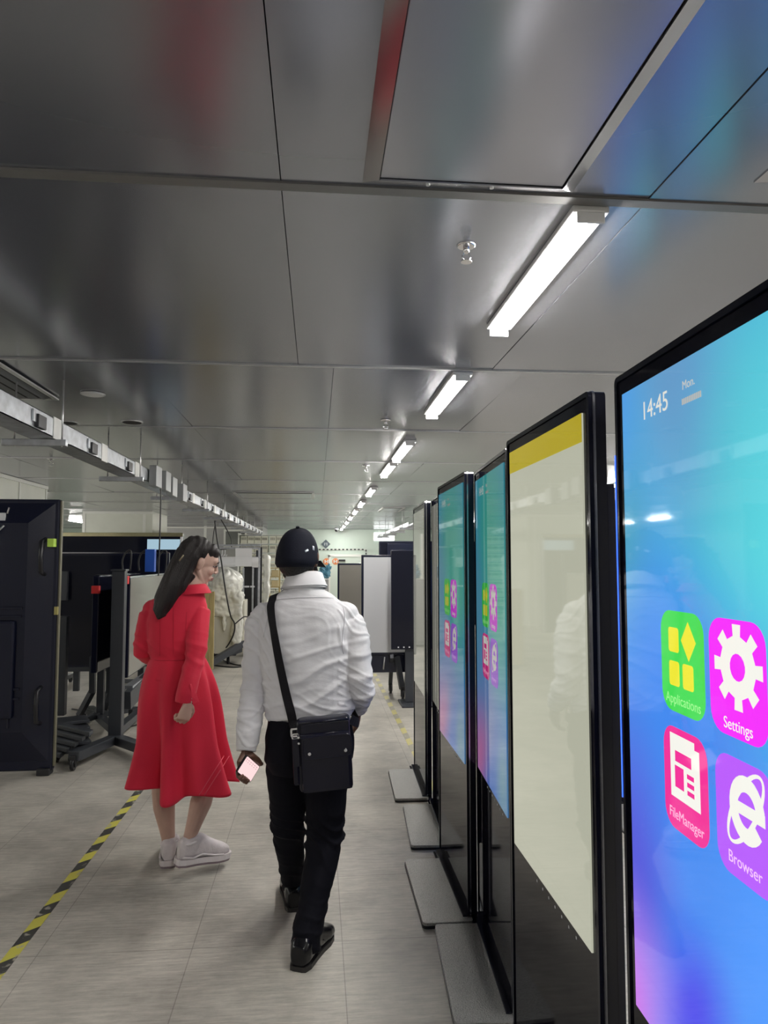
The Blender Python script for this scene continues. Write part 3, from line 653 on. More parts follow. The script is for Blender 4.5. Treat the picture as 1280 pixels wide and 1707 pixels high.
# nested stack of black cart feet on the floor at the big display's side
for k in range(5):
    e0 = atz(88, 1206+k*12, .10+.035*(4-k)); e1 = atz(152-k*12, 1222+k*9, .10+.035*(4-k))
    t = tag(obj('cart_foot', MB().obox((e0+e1)/2, (e1-e0)/2, (.0, .05, 0), (0, 0, .016), .006).obox(e0+V((.1, .1, -.0)), (.12, .06, 0), (-.05, .10, 0), (0, 0, .012), .004), stl), ('topmost', 'second from top', 'middle', 'second from bottom', 'lowest')[k]+' of the five black steel feet nested beside the big display shell', 'cart foot', 'nested steel cart feet')
t = thing('castor_plate', 'black twin castor plate on the floor under the nested steel feet', 'castor', atz(110, 1272, 0)); q = atz(110, 1272, 0)
obj('plate', MB().box(q+V((-.16, -.05, .085)), q+V((.1, .10, .10)), .004), stl, t); castor(t, q+V((-.08, .03, 0)), .034); castor(t, q+V((.05, 0, 0)), .034)
for q_ in ((110, 1200),):
    p0 = atz(110, 1194, .02); t = tag(obj('steel_upright', MB().box((p0.x-.10, p0.y-.03, .03), (p0.x-.01, p0.y+.05, 1.0), .006), stl), 'dark steel upright right beside the big display shell', 'upright')

# ================================================================== BEHIND THE WOMAN
wood = mat('raw_plywood', (.42, .33, .14), .55, var=.15, vscale=6, stretch=(6, 6, 1)); cart_m = mat('beige_foam_board', (.62, .60, .50), .6, var=.06, vscale=6)
pf = mat('plastic_film', (.80, .80, .72), .18, spec=.6, bump=1.0, bscale=9, coat=.3, var=.12, vscale=9)
Y = 10.2; a, b_ = W(318, 1095, Y), W(351, 985, Y)
t = thing('plywood_crate', 'narrow olive-brown plywood crate standing right behind the woman\'s shoulder', 'crate', ((a.x+b_.x)/2, Y, 0))
obj('crate_body', MB().box((a.x, Y, .05), (b_.x-.06, Y+.5, b_.z), .005), wood, t)
obj('corner_batten', MB().box((b_.x-.075, Y-.02, .05), (b_.x-.02, Y+.02, b_.z+.02), .003), wood, t); obj('corner_batten', MB().box((b_.x-.016, Y-.01, .05), (b_.x+.05, Y+.06, b_.z-.01), .003), wood, t)
obj('foot', MB().box((b_.x-.14, Y-.04, 0), (b_.x+.02, Y+.06, .05), .01), rub, t)
Y = 10.9; a, b_ = W(357, 1090, Y), W(408, 1001, Y)
t = thing('wrapped_cart', 'pale foam-boarded box under crumpled clear plastic film on a black wheeled cart', 'cart', ((a.x+b_.x)/2, Y, 0))
obj('foam_board', MB().box((a.x, Y, a.z), (b_.x, Y+.45, b_.z), .01), cart_m, t)
def crumple(mb, vox, amp, sc, seed=0, sm=2):
    return remesh(mb, vox, sm, lambda p, n: amp*(noise.noise(p*sc+V((seed, 0, 0)))+.6*abs(noise.noise(p*sc*2.3+V((0, seed, 0))))*2-.5))
c = W(378, 975, Y); ex = 51*Y/FPX
mb = MB().ell(W(374, 972, Y), .29, .24, .24).ell(W(366, 985, Y), .24, .22, .20)
q = W(380, 1000, Y); mb.box(q+V((-.22, -.10, -.25)), q+V((.22, .30, .12)), .04)
mb.ell(W(395, 1045, Y-.02), .10, .07, .36).ell(W(374, 1030, Y-.03), .04, .05, .22)
obj('plastic_film', crumple(mb, .012, .024, 5.5, 0, 5), pf, t)
obj('cart_frame', bar(W(352, 1105, Y-.5), W(412, 1068, Y+.1), .07, .09), stl, t); obj('cart_frame', bar(W(362, 1097, Y-.3), W(412, 1080, Y+.1), .05, .06), stl, t)
obj('base_block', MB().box((a.x, Y+.02, .14), (b_.x-.12, Y+.42, a.z-.005), .01), stl, t)
for px, py in ((358, 1103), (380, 1107)): e = atz(px, py, 0); castor(t, e, .05)
e = atz(400, 1090, 0); castor(t, (e.x, e.y+.2, 0), .05)
cable('floor_cable', [atz(357, 1109, .012), atz(372, 1111, .01), atz(395, 1112, .01), atz(420, 1108, .01)], .012, 'short black cable with a plug end lying on the floor between the two people')
cable('floor_cable', [atz(366, 1098, .012), atz(378, 1103, .012), atz(392, 1108, .01), atz(410, 1109, .01)], .01, 'black cable curving on the floor from the wrapped cart\'s castor')
# black rack with paper sheets
Y = 11.75; a, b_ = W(404, 1085, Y), W(437, 912, Y); y1_ = W(436, 910, Y)
t = thing('equipment_rack', 'black equipment rack behind the plastic-wrapped box, left of the man\'s shoulder', 'rack', ((a.x+b_.x)/2, Y, 0))
obj('rack_body', MB().box((a.x, Y+.05, .1), (b_.x-.06, Y+.5, W(0, 945, Y).z), .006), blk, t)
obj('side_post', MB().box((b_.x-.05, Y, .05), (b_.x, Y+.06, b_.z), .004), blk, t); obj('side_post', MB().box((b_.x-.10, Y+.02, .05), (b_.x-.06, Y+.06, b_.z-.05), .004), stl, t)
for px in (405, 421): q = W(px, 1000, Y); obj('rail', MB().box((q.x-.014, Y-.0, .3), (q.x+.014, Y+.03, W(0, 947, Y).z), .002), galv, t)
for px in (404, 412, 421):
    q = W(px, 978, Y-.02); obj('hinge', MB().box(q+V((-.04, -.01, -.013)), q+V((.03, .03, .013)), .004), wht, t)
for s in (-1, 1): castor(t, ((a.x+b_.x)/2+s*.12, Y+.1, 0), .04)
ppr = mat('paper_white', (.82, .82, .82), .7, emit=None)
Y = 11.3
fr = thing('sheet_holder', 'thin steel frame carrying paper sheets, right of the woman\'s face', 'frame', (W(380, 915, Y).x, Y, 0))
a, b_ = W(348, 912, Y), W(432, 912, Y)
obj('top_bar', MB().box((a.x, Y, a.z-.03), (b_.x, Y+.04, a.z), .004), galv, fr); obj('top_bar', MB().box((a.x, Y+.3, a.z+.02), (b_.x, Y+.34, a.z+.05), .004), galv, fr)
for x in (a.x, b_.x): obj('post', MB().box((x-.015, Y, 0), (x+.015, Y+.04, a.z), .003), galv, fr)
q0 = W(348, 928, Y); obj('shelf', MB().box((a.x, Y+.05, q0.z-.01), (b_.x, Y+.3, q0.z+.0)), galv, fr)
def sheet(px0, py0, px1, py1, dy, label):
    p, q = W(px0, py1, Y-dy), W(px1, py0, Y-dy); n_ = 8; r = []
    for i in range(n_+1):
        u = i/n_; z = p.z+(q.z-p.z)*u; y = Y-dy-.012*sin(u*5+px0); r.append([V((p.x, y, z)), V((q.x, y+.004, z)), V((q.x, y+.007, z)), V((p.x, y+.003, z))])
    return tag(obj('paper_sheet', MB().loft(r, False), ppr), label, 'paper')
sheet(392, 914, 420, 944, .03, 'upper white printed sheet hanging in front of the black rack')
sheet(365, 928, 393, 945, .02, 'wide white sheet hanging just right of the woman\'s forehead')
sheet(420, 929, 431, 946, .01, 'small white and blue sheet beside the rack\'s black side post')
for k in range(4): q = W(362+k*4.4, 917, Y-.01); tag(obj('white_hook', MB().tube([q, q+V((0, -.01, -.08)), q+V((.02, -.02, -.10)), q+V((.03, -.02, -.07))], .006, 6), wht), ORD[k]+' from the left of four white hooks on the steel frame', 'hook', 'white hooks on the steel frame')
# ------------------------------------------------------------------ shelving with pale bins
Y = 21.5; a, b_ = W(398, 1010, Y), W(486, 890, Y)
t = thing('storage_shelf', 'tall pale metal shelving full of slotted cream bins, far behind the man\'s left shoulder', 'shelf', ((a.x+b_.x)/2, Y, 0))
for x in (a.x-.03, b_.x): obj('upright', MB().box((x-.02, Y-.02, 0), (x+.02, Y+.5, b_.z+.02)), ct, t)
rows = 8; dz = (b_.z-.25)/rows
for k in range(rows+1): obj('shelf_board', MB().box((a.x, Y, .22+k*dz-.012), (b_.x, Y+.48, .22+k*dz+.006)), ct, t)
binm = mat('cream_bin', (.74, .74, .62), .5); slot = mat('bin_slots', (.22, .22, .18), .7); ncol = 7; bw = (b_.x-a.x-.1)/ncol; bin0 = None
for r_ in range(rows):
    for c_ in range(ncol):
        x = a.x+.02+bw*(c_+.5)+(.03 if c_ > 3 else 0); z = .22+r_*dz+.008
        lb = 'slotted cream bin, %s from the floor and %s from the left in the far shelving' % (ORD[r_], ORD[c_])
        if bin0 is None:
            bin0 = tag(obj('storage_bin', MB().box((-bw*.46, 0, 0), (bw*.46, .4, dz*.82), .01), binm), lb, 'bin', 'cream bins in the far shelving')
            mb = MB()
            for i in range(5): mb.box((-bw*.34+i*bw*.15, -.006, dz*.38), (-bw*.34+i*bw*.15+bw*.075, .002, dz*.66))
            obj('slots', mb, slot, bin0, world=False); bin0.location = (x, Y+.03, z)
        else: dup(bin0, None, loc=(x, Y+.03, z), label=lb)
q = W(455, 925, Y); 
t = thing('wooden_trolley', 'small yellowish wooden rack in front of the far shelving, left of the man\'s neck', 'rack', (W(456, 975, 19).x, 19, 0)); q0, q1 = W(449, 1010, 19), W(466, 945, 19)
for x in (q0.x, q1.x): obj('post', MB().box((x-.02, 19, 0), (x+.02, 19.05, q1.z)), wood, t)
for py in (947, 962, 980): z = W(0, py, 19).z; obj('shelf_board', MB().box((q0.x, 19, z-.02), (q1.x, 19.4, z)), wood, t)
for k, py in enumerate((962, 980)):
    z = W(0, py, 19).z; tag(obj('cardboard_box', MB().box((q0.x+.04, 19.02, z), (q1.x-.04, 19.3, z+.17), .008), mat('tan_board', (.55, .45, .25), .7)), ('upper', 'lower')[k]+' small box on the yellowish wooden rack', 'box')
# white plastic-draped pillar next to the rack
Y = 13.5; q0, q1 = W(437, 1080, Y), W(449, 925, Y)
tag(obj('draped_panel', crumple(MB().box((q0.x, Y, .01), (q1.x, Y+.3, q1.z)), .03, .03, 3.), pf), 'white plastic-draped panel standing right of the black rack', 'panel')

# ================================================================== FAR WALL THINGS
Y = YF-.01
def disc(px, py, r, m, label, cat, name):
    c = W(px, py, YF-.03); t = thing(name, label, cat, c)
    obj('sign_plate', MB().cyl(c+V((0, .02, 0)), c-V((0, .01, 0)), r, 28), m, t)
    mb = MB().box(c+V((-.07, -.018, -.06)), c+V((-.03, -.01, .06))).box(c+V((.03, -.018, -.06)), c+V((.07, -.01, .06))).box(c+V((-.05, -.018, -.015)), c+V((.05, -.01, .015))); obj('symbol', mb, ct, t)
orm = mat('orange_sign', (.80, .25, .08), .5)
disc(544, 936, .115, orm, 'left one of two round orange signs beside the man\'s ear', 'sign', 'round_sign'); disc(559, 936, .115, orm, 'right one of two round orange signs beside the man\'s ear', 'sign', 'round_sign')
c = W(543, 907, YF-.03); t = thing('diamond_sign', 'dark grey diamond-shaped sign on the far wall right of the cap', 'sign', c)
r = .165; obj('sign_plate', MB().prism([c+V((r, 0, 0)), c+V((0, 0, r*1.0)), c+V((-r, 0, 0)), c+V((0, 0, -r*1.0))], (0, .02, 0)), mat('slate_sign', (.10, .13, .15), .5), t)
mb = MB().box(c+V((-.06, -.008, -.05)), c+V((-.02, -.001, .05))).box(c+V((.02, -.008, -.05)), c+V((.06, -.001, .05))).box(c+V((-.04, -.008, .02)), c+V((.05, -.001, .04))); obj('symbol', mb, mat('slate_mark', (.40, .45, .46), .5), t)
mb = MB(); mk = MB()
for i in range(12):
    p = W(533+i*6.5, 916, YF-.02); mk.box(p+V((-.035, -.01, -.02)), p+V((.035, .01, .02)))
t = thing('wall_tape', 'black and white dashed tape line on the far wall above the orange signs', 'tape', W(570, 916, YF-.02))
p0, p1 = W(531, 916, YF-.015), W(609, 916, YF-.015); obj('white_band', MB().box(p0+V((0, 0, -.02)), p1+V((0, .012, .02))), ct, t); obj('black_dashes', mk, blk, t)
mk = MB()
for i in range(3): p = W(610, 918+i*5, YF-.02); mk.box(p+V((-.02, -.01, -.035)), p+V((.02, .01, .035)))
obj('black_dashes', mk, blk, t)
# doorway frame / white board
a, b_ = W(550, 1060, YF-.02), W(601, 928, YF-.02)
dr = struct('door_1', MB().box((a.x, YF-.03, .0), (b_.x, YF-.005, b_.z)), mat('pale_door', (.66, .74, .66), .45))
obj('door_frame', MB().box((a.x-.06, YF-.06, 0), (a.x, YF-.002, b_.z+.05)).box((b_.x, YF-.06, 0), (b_.x+.06, YF-.002, b_.z+.05)).box((a.x-.06, YF-.06, b_.z), (b_.x+.06, YF-.002, b_.z+.08)), ct, dr)
p = W(570, 934, YF-.04); obj('door_closer', MB().box(p+V((-.12, -.06, -.03)), p+V((.12, .02, .03)), .01), blk, dr)
# blue crumpled bag hanging on a grey locker hidden by the man
Y = 13.0; q0, q1 = W(532, 1000, Y), W(548, 966, Y)
t = thing('grey_cabinet', 'grey cabinet behind the man\'s collar carrying the blue bag', 'cabinet', ((q0.x+q1.x)/2, Y, 0))
obj('cabinet_body', MB().box((q0.x-.25, Y, .03), (q1.x, Y+.5, q1.z), .008), gry, t); obj('door', MB().box((q0.x-.22, Y-.015, .1), (q1.x-.03, Y, q1.z-.04), .004), gry, t)
mb = MB().ell(W(541, 958, Y+.2), .12, .10, .09).ell(W(547, 947, Y+.2), .07, .07, .06).ell(W(538, 948, Y+.2), .06, .07, .08)
tag(obj('blue_bag', crumple(mb, .012, .045, 11.), mat('blue_film', (.10, .30, .42), .3, spec=.6)), 'crumpled blue plastic bag visible right of the man\'s jaw', 'bag')
# brownish filmed display
Y = 12.2; a, b_ = W(562, 1100, Y), W(604, 939, Y)
t = thing('display_cart', 'display with brownish-grey filmed screen, between the orange signs and the white screen', 'display', ((a.x+b_.x)/2, Y, 0))
p, c, u, n = slab(t, (a.x, Y), (b_.x+.5, Y), .55, b_.z, .05, film, 1, .03)
for k in (.2, .8):
    x = a.x+(b_.x+.5-a.x)*k; obj('post', MB().box((x-.03, Y+.05, .08), (x+.03, Y+.1, 1.2)), stl, t); obj('leg', bar((x, Y-.3, .09), (x, Y+.4, .09), .05, .04), stl, t); castor(t, (x, Y-.28, 0)); castor(t, (x, Y+.38, 0))
# white screen display on wheeled stand
Y = 8.1; a, b_ = W(602, 1092, Y), W(602, 925, Y); xr = W(694, 1000, Y).x
whs = mat('white_filmed_screen', (.60, .61, .63), .25, spec=.5, var=.03, vscale=.8)
t = thing('display_cart', 'display with a blank whitish screen and black frame on a wheeled stand', 'display', ((a.x+xr)/2, Y, 0))
p, c, u, n = slab(t, (a.x, Y), (xr+.55, Y), a.z, b_.z, .06, whs, 1, .026)
obj('lower_shelf', MB().box((a.x+.1, Y+.02, a.z-.20), (xr+.5, Y+.05, a.z-.003), .004), navy, t)
for px, ex, ey in ((653, 651, 1156), (661, 671, 1166)):
    p0 = W(px, 1094, Y-.02); e = atz(ex, ey, 0)
    obj('leg', bar(p0, V((e.x, e.y+.03, .11)), .045, .06), stl, t); castor(t, e, .055)
p0 = W(641, 1098, Y); obj('tie_rod', MB().cyl(p0+V((0, .0, .02)), W(639, 1116, Y), .008, 8), sm_, t)
for px in (683, 690): e = W(px, 1140, Y); obj('leg', bar(W(px, 1094, Y+.05), V((e.x, Y+.35, .1)), .05, .05), stl, t); castor(t, (e.x, Y+.35, 0), .05)
# narrow navy display in front of it
Y = 7.75; a, b_ = W(652, 1083, Y), W(652, 917, Y)
t = thing('narrow_display', 'tall navy-black display panel overlapping the right half of the white screen', 'display', (a.x+.3, Y, 0))
p, c, u, n = slab(t, (a.x, Y), (a.x+.62, Y), a.z, b_.z, .05, navy2, 1, .008)
obj('base_stand', MB().box((a.x+.16, Y+.06, .02), (a.x+.46, Y+.10, a.z+.3), .006).box((a.x+.1, Y-.15, 0), (a.x+.5, Y+.25, .02), .006), stl, t)
mb = MB()
for i in range(6): mb.box((c.x-.24+i*.06, Y-.0045, a.z+.018), (c.x-.225+i*.06, Y-.003, a.z+.032))
obj('touch_marks', mb, MAT['print_white'], t)
Y = 9.4; a, b_ = W(632, 1000, Y), W(632, 902, Y)
t = thing('display_cart', 'black display whose upper part rises behind the white screen', 'display', (a.x+.6, Y, 0))
p, c, u, n = slab(t, (a.x, Y), (a.x+1.3, Y), .7, b_.z, .08, navy2, 1, .02); obj('shell_bulge', MB().box((a.x+.1, Y-.03, b_.z-.22), (a.x+1.2, Y+.0, b_.z-.03), .01), navy, p)
obj('post', MB().box((a.x+.6, Y+.08, .05), (a.x+.7, Y+.14, 1.4), .004), stl, t); obj('leg', bar((a.x+.65, Y-.3, .09), (a.x+.65, Y+.5, .09), .06, .05), stl, t); castor(t, (a.x+.65, Y-.28, 0)); castor(t, (a.x+.65, Y+.46, 0))
q = atz(686, 1150, 0); tag(obj('white_block', MB().box((q.x-.05, q.y+.1, 0), (q.x+.3, q.y+.2, .04), .005), wht), 'small white block lying on the floor behind the castors of the white-screen stand', 'block')
# ================================================================== PEOPLE
def hand(mb, wr, d, n, s, curl, L_=.185, spread=.0, thumb_curl=.5, sc=1.):
    """wr wrist, d towards the fingers, n out of the palm side, s towards the thumb"""
    d, n, s = V(d).normalized(), V(n), V(s); n = (n-d*n.dot(d)).normalized(); s = d.cross(n)*(1 if d.cross(n).dot(s) > 0 else -1)
    pl = L_*.50
    mb.tube([wr-d*.03, wr, wr+d*pl*.3, wr+d*pl*.7, wr+d*pl*.98], [(.020*sc, .028*sc), (.018*sc, .027*sc), (.016*sc, .034*sc), (.015*sc, .041*sc), (.012*sc, .040*sc)], 16, ref=n)
    for i, (off, ln, r) in enumerate(((.030, .92, .0088), (.0105, 1.02, .0092), (-.0105, .96, .0088), (-.030, .76, .0078))):
        p = wr+d*pl*.88+s*off*sc; seg = L_*.5*ln; pts = [p-d*.01, p]; a = 0
        for j, f in enumerate((.46, .30, .24)):
            a += curl*(.75, 1.1, .8)[j]*(1+.06*i); dd = (d+s*spread*off*20)*cos(a)+n*sin(a); p = p+dd*seg*f; pts.append(p)
        mb.tube(pts, [r*sc*1.1, r*sc*1.08, r*sc*1.02, r*sc*.94, r*sc*.74], 10)
    p = wr+d*pl*.18+s*.024*sc; t1 = (d*.62+s*.72+n*.35).normalized(); t2 = (d*.85+s*.2+n*thumb_curl).normalized(); t3 = (d*.8-s*.15+n*thumb_curl*1.4).normalized()
    mb.tube([p, p+t1*.038*sc, p+t1*.038*sc+t2*.032*sc, p+t1*.038*sc+t2*.032*sc+t3*.024*sc], [.016*sc, .0125*sc, .0105*sc, .0078*sc], 10)

def head(mb, c, f, u, sc=1., male=True):
    """c = head centre; f face direction; u up"""
    f = V(f).normalized(); u = V(u); u = (u-f*u.dot(f)).normalized(); r = f.cross(u)      # r = the head's right
    P = lambda a, b_, c_: c+(f*a+r*b_+u*c_)*sc
    E = lambda p, a, b_, c_: mb.ell(p, a*sc, b_*sc, c_*sc, f, r, u, 20, 12)
    E(P(-.012, 0, .030), .095, .074, .088); E(P(.022, 0, -.03), .062, .058, .078); E(P(.040, 0, -.076), .036, .040, .032)
    E(P(.064, 0, -.098), .018, .024, .016); E(P(.070, 0, .030), .022, .048, .030); E(P(-.03, 0, -.01), .065, .062, .07)
    mb.tube([P(.082, 0, .020), P(.093, 0, .0), P(.101, 0, -.020), P(.094, 0, -.029)], [.008*sc, .009*sc, .0115*sc, .007*sc], 10)
    for k in (-1, 1):
        E(P(.094, k*.012, -.026), .009, .008, .007); E(P(.058, k*.034, -.024), .026, .022, .026); E(P(.076, k*.028, .024), .010, .020, .006)
        E(P(-.004, k*.076, -.006), .019, .008, .033); E(P(-.010, k*.084, .004), .014, .007, .022); E(P(.0, k*.076, -.030), .008, .005, .010)
        mb.tube([P(-.02, k*.055, -.02), P(.02, k*.05, -.072), P(.05, k*.025, -.098)], [.016*sc, .014*sc, .014*sc], 8)
    E(P(.080, 0, -.056), .015, .024, .0065); E(P(.079, 0, -.068), .014, .021, .0075); E(P(.068, 0, -.062), .02, .032, .02)
    return P, f, r, u
def face_parts(par, P, f, r, u, sc, skin_lip, dark, lids=False):
    for k in (-1, 1):
        e = P(.0745, k*.031, .004)
        ob = obj('eye', MB().ell(e, .0112*sc, .0120*sc, (.0038 if lids else .008)*sc, f, r, u, 14, 8), mat('eye_white', (.36, .30, .28), .3), par)
        obj('iris', MB().ell(e+f*.009*sc, .0045*sc, .0058*sc, .0045*sc, f, r, u-f*.1, 10, 6), mat('eye_dark', (.02, .012, .01), .15), ob)
        obj('eyelash', MB().tube([P(.082, k*.018, .008), P(.089, k*.030, .0125), P(.080, k*.044, .007)], .0026*sc, 6), dark, par)
        obj('eyebrow', MB().tube([P(.090, k*.016, .027), P(.091, k*.030, .033), P(.080, k*.048, .027)], [(.0016*sc, .004*sc), (.002*sc, .005*sc), (.001*sc, .002*sc)], 8, ref=f), dark, par)
    mb = MB().tube([P(.086, -.022, -.059), P(.0945, -.008, -.056), P(.0945, 0, -.0575), P(.0945, .008, -.056), P(.086, .022, -.059)], [.0015*sc, .0034*sc, .0032*sc, .0034*sc, .0015*sc], 8)
    mb.tube([P(.085, -.020, -.062), P(.0925, 0, -.0665), P(.085, .020, -.062)], [.0015*sc, .0042*sc, .0015*sc], 8); obj('lips', mb, skin_lip, par)

def ring(c, ax, ay, n=36, e=2.3, tilt=0.):
    c = V(c); out = []
    for k in range(n):
        a = 2*pi*k/n; ca, sa = cos(a), sin(a)
        out.append(c+V((ax*abs(ca)**(2/e)*(1 if ca > 0 else -1), ay*abs(sa)**(2/e)*(1 if sa > 0 else -1), tilt*sa)))
    return out
def torso(mb, rows, e=2.3):
    mb.loft([ring(c, a, b_, 36, e) for c, a, b_ in rows]); return mb
def ridge(x): return 1-abs(2*(x-math.floor(x+.5)))

# ------------------------------------------------------------------ the man
YM = 3.08
def m_(px, py, Y=YM): return W(px, py, Y)
pxm = YM/FPX*1.0
skin_m = mat('brown_skin', (.150, .075, .050), .48, var=.06, vscale=30, bump=.03, bscale=150)
skin_w = mat('fair_skin', (.58, .37, .29), .5, var=.04, vscale=30, bump=.02, bscale=150)
foot = atz(505, 1618, 0)
man = thing('person', 'man in black cap, white shirt and black trousers, walking away with a phone', 'person', (m_(512, 1300).x, YM, 0))
hc = m_(498, 931, YM+.02)
lsh, lel, lwr = m_(434, 1032, YM+.02), m_(423, 1136, YM+.03), m_(411, 1240, YM-.06)
rsh, rel, rwr = m_(582, 1030, YM), m_(601, 1138, YM-.05), m_(597, 1180, YM+.10)
lhip, lkn, lan = m_(483, 1235, YM), m_(480, 1372, YM+.12), m_(489, 1476, 3.37)
rhip, rkn, ran = m_(545, 1235, YM), m_(541, 1398, YM+.02), m_(510, 1572, 2.90)
b = MB()
hf = V((.30, 1, -.06)); hu = V((-.01, .05, 1))
PM, F_, R_, U_ = head(b, hc, hf, hu, 1.02)
b.tube([hc+V((0, -.02, -.02)), m_(503, 968, YM+.005), m_(506, 1000, YM+.01)], [.060, .054, .050], 18)
torso(b, [(m_(506, 995), .05, .045), (m_(508, 1018), .13, .07), (m_(510, 1045), .18, .09), (m_(512, 1090), .175, .10), (m_(514, 1140), .155, .10), (m_(515, 1190), .16, .10), (m_(515, 1230), .17, .105), (m_(514, 1265), .12, .09)])
for sh, el_, wr in ((lsh, lel, lwr), (rsh, rel, rwr)):
    b.tube([sh+V((0, 0, -.02)), sh.lerp(el_, .4), el_, el_.lerp(wr, .35), wr], [.045, .045, .038, .038, .027], 16)
for hp_, kn, an in ((lhip, lkn, lan), (rhip, rkn, ran)):
    b.tube([hp_, hp_.lerp(kn, .4), kn, kn.lerp(an, .35), an, an+V((0, .01, -.05))], [.088, .080, .056, .055, .036, .034], 16)
def footb(mb, an, d, heel_drop=.0, k=1.):
    d = V(d).normalized(); mb.tube([an+V((0, 0, -.03))-d*.03, an+V((0, 0, -.055))+d*.05, an+V((0, 0, -.070-heel_drop))+d*.13*k, an+V((0, 0, -.074-heel_drop))+d*.17*k], [.028, .026, .022, .014], 12)
ld, rd = V((-.12, 1, 0)), V((.42, 1, 0))
footb(b, lan, ld); footb(b, ran, rd)
# left hand curled around the phone, right hand relaxed
A = m_(411, 1258, YM-.12); Bp = m_(436, 1280, YM+.02); Dp = m_(401, 1286, YM-.115)
ph_u = (Bp-A).normalized(); ph_v = (Dp-A); ph_v = (ph_v-ph_u*ph_v.dot(ph_u)).normalized(); ph_n = ph_u.cross(ph_v); ph_n *= -1 if ph_n.y > 0 else 1
PLn, PWd = .150, .074; pc = A+ph_u*PLn*.5+ph_v*PWd*.5
pb = pc-ph_n*.014                                        # palm lies behind the phone
b.tube([lwr, m_(411, 1254, YM-.055), pb-ph_u*.045-ph_v*.004, pb-ph_u*.012, pb+ph_u*.012], [.026, (.019, .030), (.016, .038), (.014, .041), (.010, .036)], 14, ref=ph_n)
for i, (o_, r) in enumerate(((.034, .0085), (.012, .009), (-.010, .009), (-.032, .0078))):
    s0 = pb+ph_u*o_; e0 = pc+ph_u*o_+ph_v*(PWd/2)
    b.tube([s0+ph_v*.012, s0+ph_v*(PWd/2-.004)-ph_n*.004, e0+ph_v*.011-ph_n*.002, e0+ph_v*.010+ph_n*.009, e0-ph_v*.008+ph_n*.0135], [r*1.15, r*1.1, r*1.05, r, r*.8], 10)
t0 = pb-ph_u*.035-ph_v*.025
b.tube([t0, t0-ph_v*.022+ph_u*.015+ph_n*.004, pc-ph_v*(PWd/2+.012)+ph_u*.022+ph_n*.006, pc-ph_v*(PWd/2+.008)+ph_u*.056+ph_n*.008, pc-ph_v*(PWd/2+.012)+ph_u*.074+ph_n*.006], [.019, .017, .0125, .0105, .008], 10)
hand(b, rwr+V((0, .01, -.004)), m_(594, 1212, YM+.14)-rwr, (-1, .2, 0), (0, 1, .2), .42, .18)
body = obj('body', remesh(b, .0042, 3), skin_m, man)
hairm = mat('black_hair', (.012, .010, .010), .45, bump=.5, bscale=120, stretch=(1, 1, .3))
hb_ = MB().ell(PM(-.032, 0, -.020), .080, .078, .068, F_, R_, U_, 24, 14)
obj('hair', remesh(hb_, .004, 1, lambda p, n: .0012*noise.noise(p*220)), hairm, man)
bd = MB()
for k in (-1, 1): bd.tube([PM(.004, k*.068, -.022), PM(.022, k*.062, -.066), PM(.054, k*.040, -.100), PM(.078, 0, -.112)], [(.012, .010), (.016, .012), (.020, .014), (.020, .014)], 10)
obj('beard', remesh(bd, .004, 2, lambda p, n: .0015*noise.noise(p*200)), hairm, man)
lipm = mat('lip_brown', (.16, .06, .05), .4); face_parts(man, PM, F_, R_, U_, 1.02, lipm, hairm)
# cap: crown, panels seams, visor, button, back strap logo marks
capm = mat('black_cap_cloth', (.007, .008, .016), .8, bump=.15, bscale=260, spec=.2)
cb_ = MB(); rings = []
for i in range(13):
    t_ = i/12; a = t_*pi/2; h_ = -.010+.138*sin(a); q = cos(a)**.80
    rings.append([PM(-.012+(.112*cos(2*pi*k/40))*max(q, .02)-(0.010*(1-t_)), (.089*sin(2*pi*k/40))*max(q, .02), h_+.004*cos(2*pi*k/40)-(.012*(1-t_) if cos(2*pi*k/40) < -.2 else 0)) for k in range(40)])
cb_.loft(rings); pass
rings = [[PM(-.014+(.104*cos(2*pi*k/40)), .083*sin(2*pi*k/40), -.026+.004*cos(2*pi*k/40)-(.012 if cos(2*pi*k/40) < -.2 else 0)) for k in range(40)]]+rings; cb_ = MB().loft(rings)
cap = obj('cap', cb_, capm, man); cap['label'] = 'black baseball cap with two small marks'
vs = []
for i in range(13):
    a = -1.15+2.3*i/12; rr_o = .178 if abs(a) < 2 else 0
    vs.append((PM(.01+.092*cos(a), .082*sin(a)/sin(1.15), -.012), PM(.02+.158*cos(a)**.8*1., .090*sin(a)/sin(1.15), -.026-.012*sin(a)**2)))
mbv = MB()
for (a0, a1), (b0, b1) in zip(vs[:-1], vs[1:]): mbv.add([a0, a1, b1, b0, a0+U_*.005, a1+U_*.004, b1+U_*.004, b0+U_*.005], [(0,1,2,3),(7,6,5,4),(1,5,6,2),(0,3,7,4),(0,4,5,1),(3,2,6,7)], True)
obj('visor', mbv, capm, cap); obj('button', MB().ell(PM(-.016, 0, .131), .009, .009, .005, F_, R_, U_, 12, 6), capm, cap)
capbvh = BVHTree.FromObject(cap, bpy.context.evaluated_depsgraph_get()) if False else None
def on_mesh(o, px, py, off, origin=None):
    """point on an already built surface straight under a spot of the view, lifted by off"""
    me = o.data; 
    if o.name not in _bv: _bv[o.name] = BVHTree.FromPolygons([v.co+ORG.get(o.name, V()) for v in me.vertices], [tuple(p.vertices) for p in me.polygons])
    r = ray(px, py); h, n, i, d = _bv[o.name].ray_cast(V((0, 0, CAMH)), r)
    if h is None: return None, None
    if n.dot(r) > 0: n = -n
    return h+n*off, n
_bv = {}
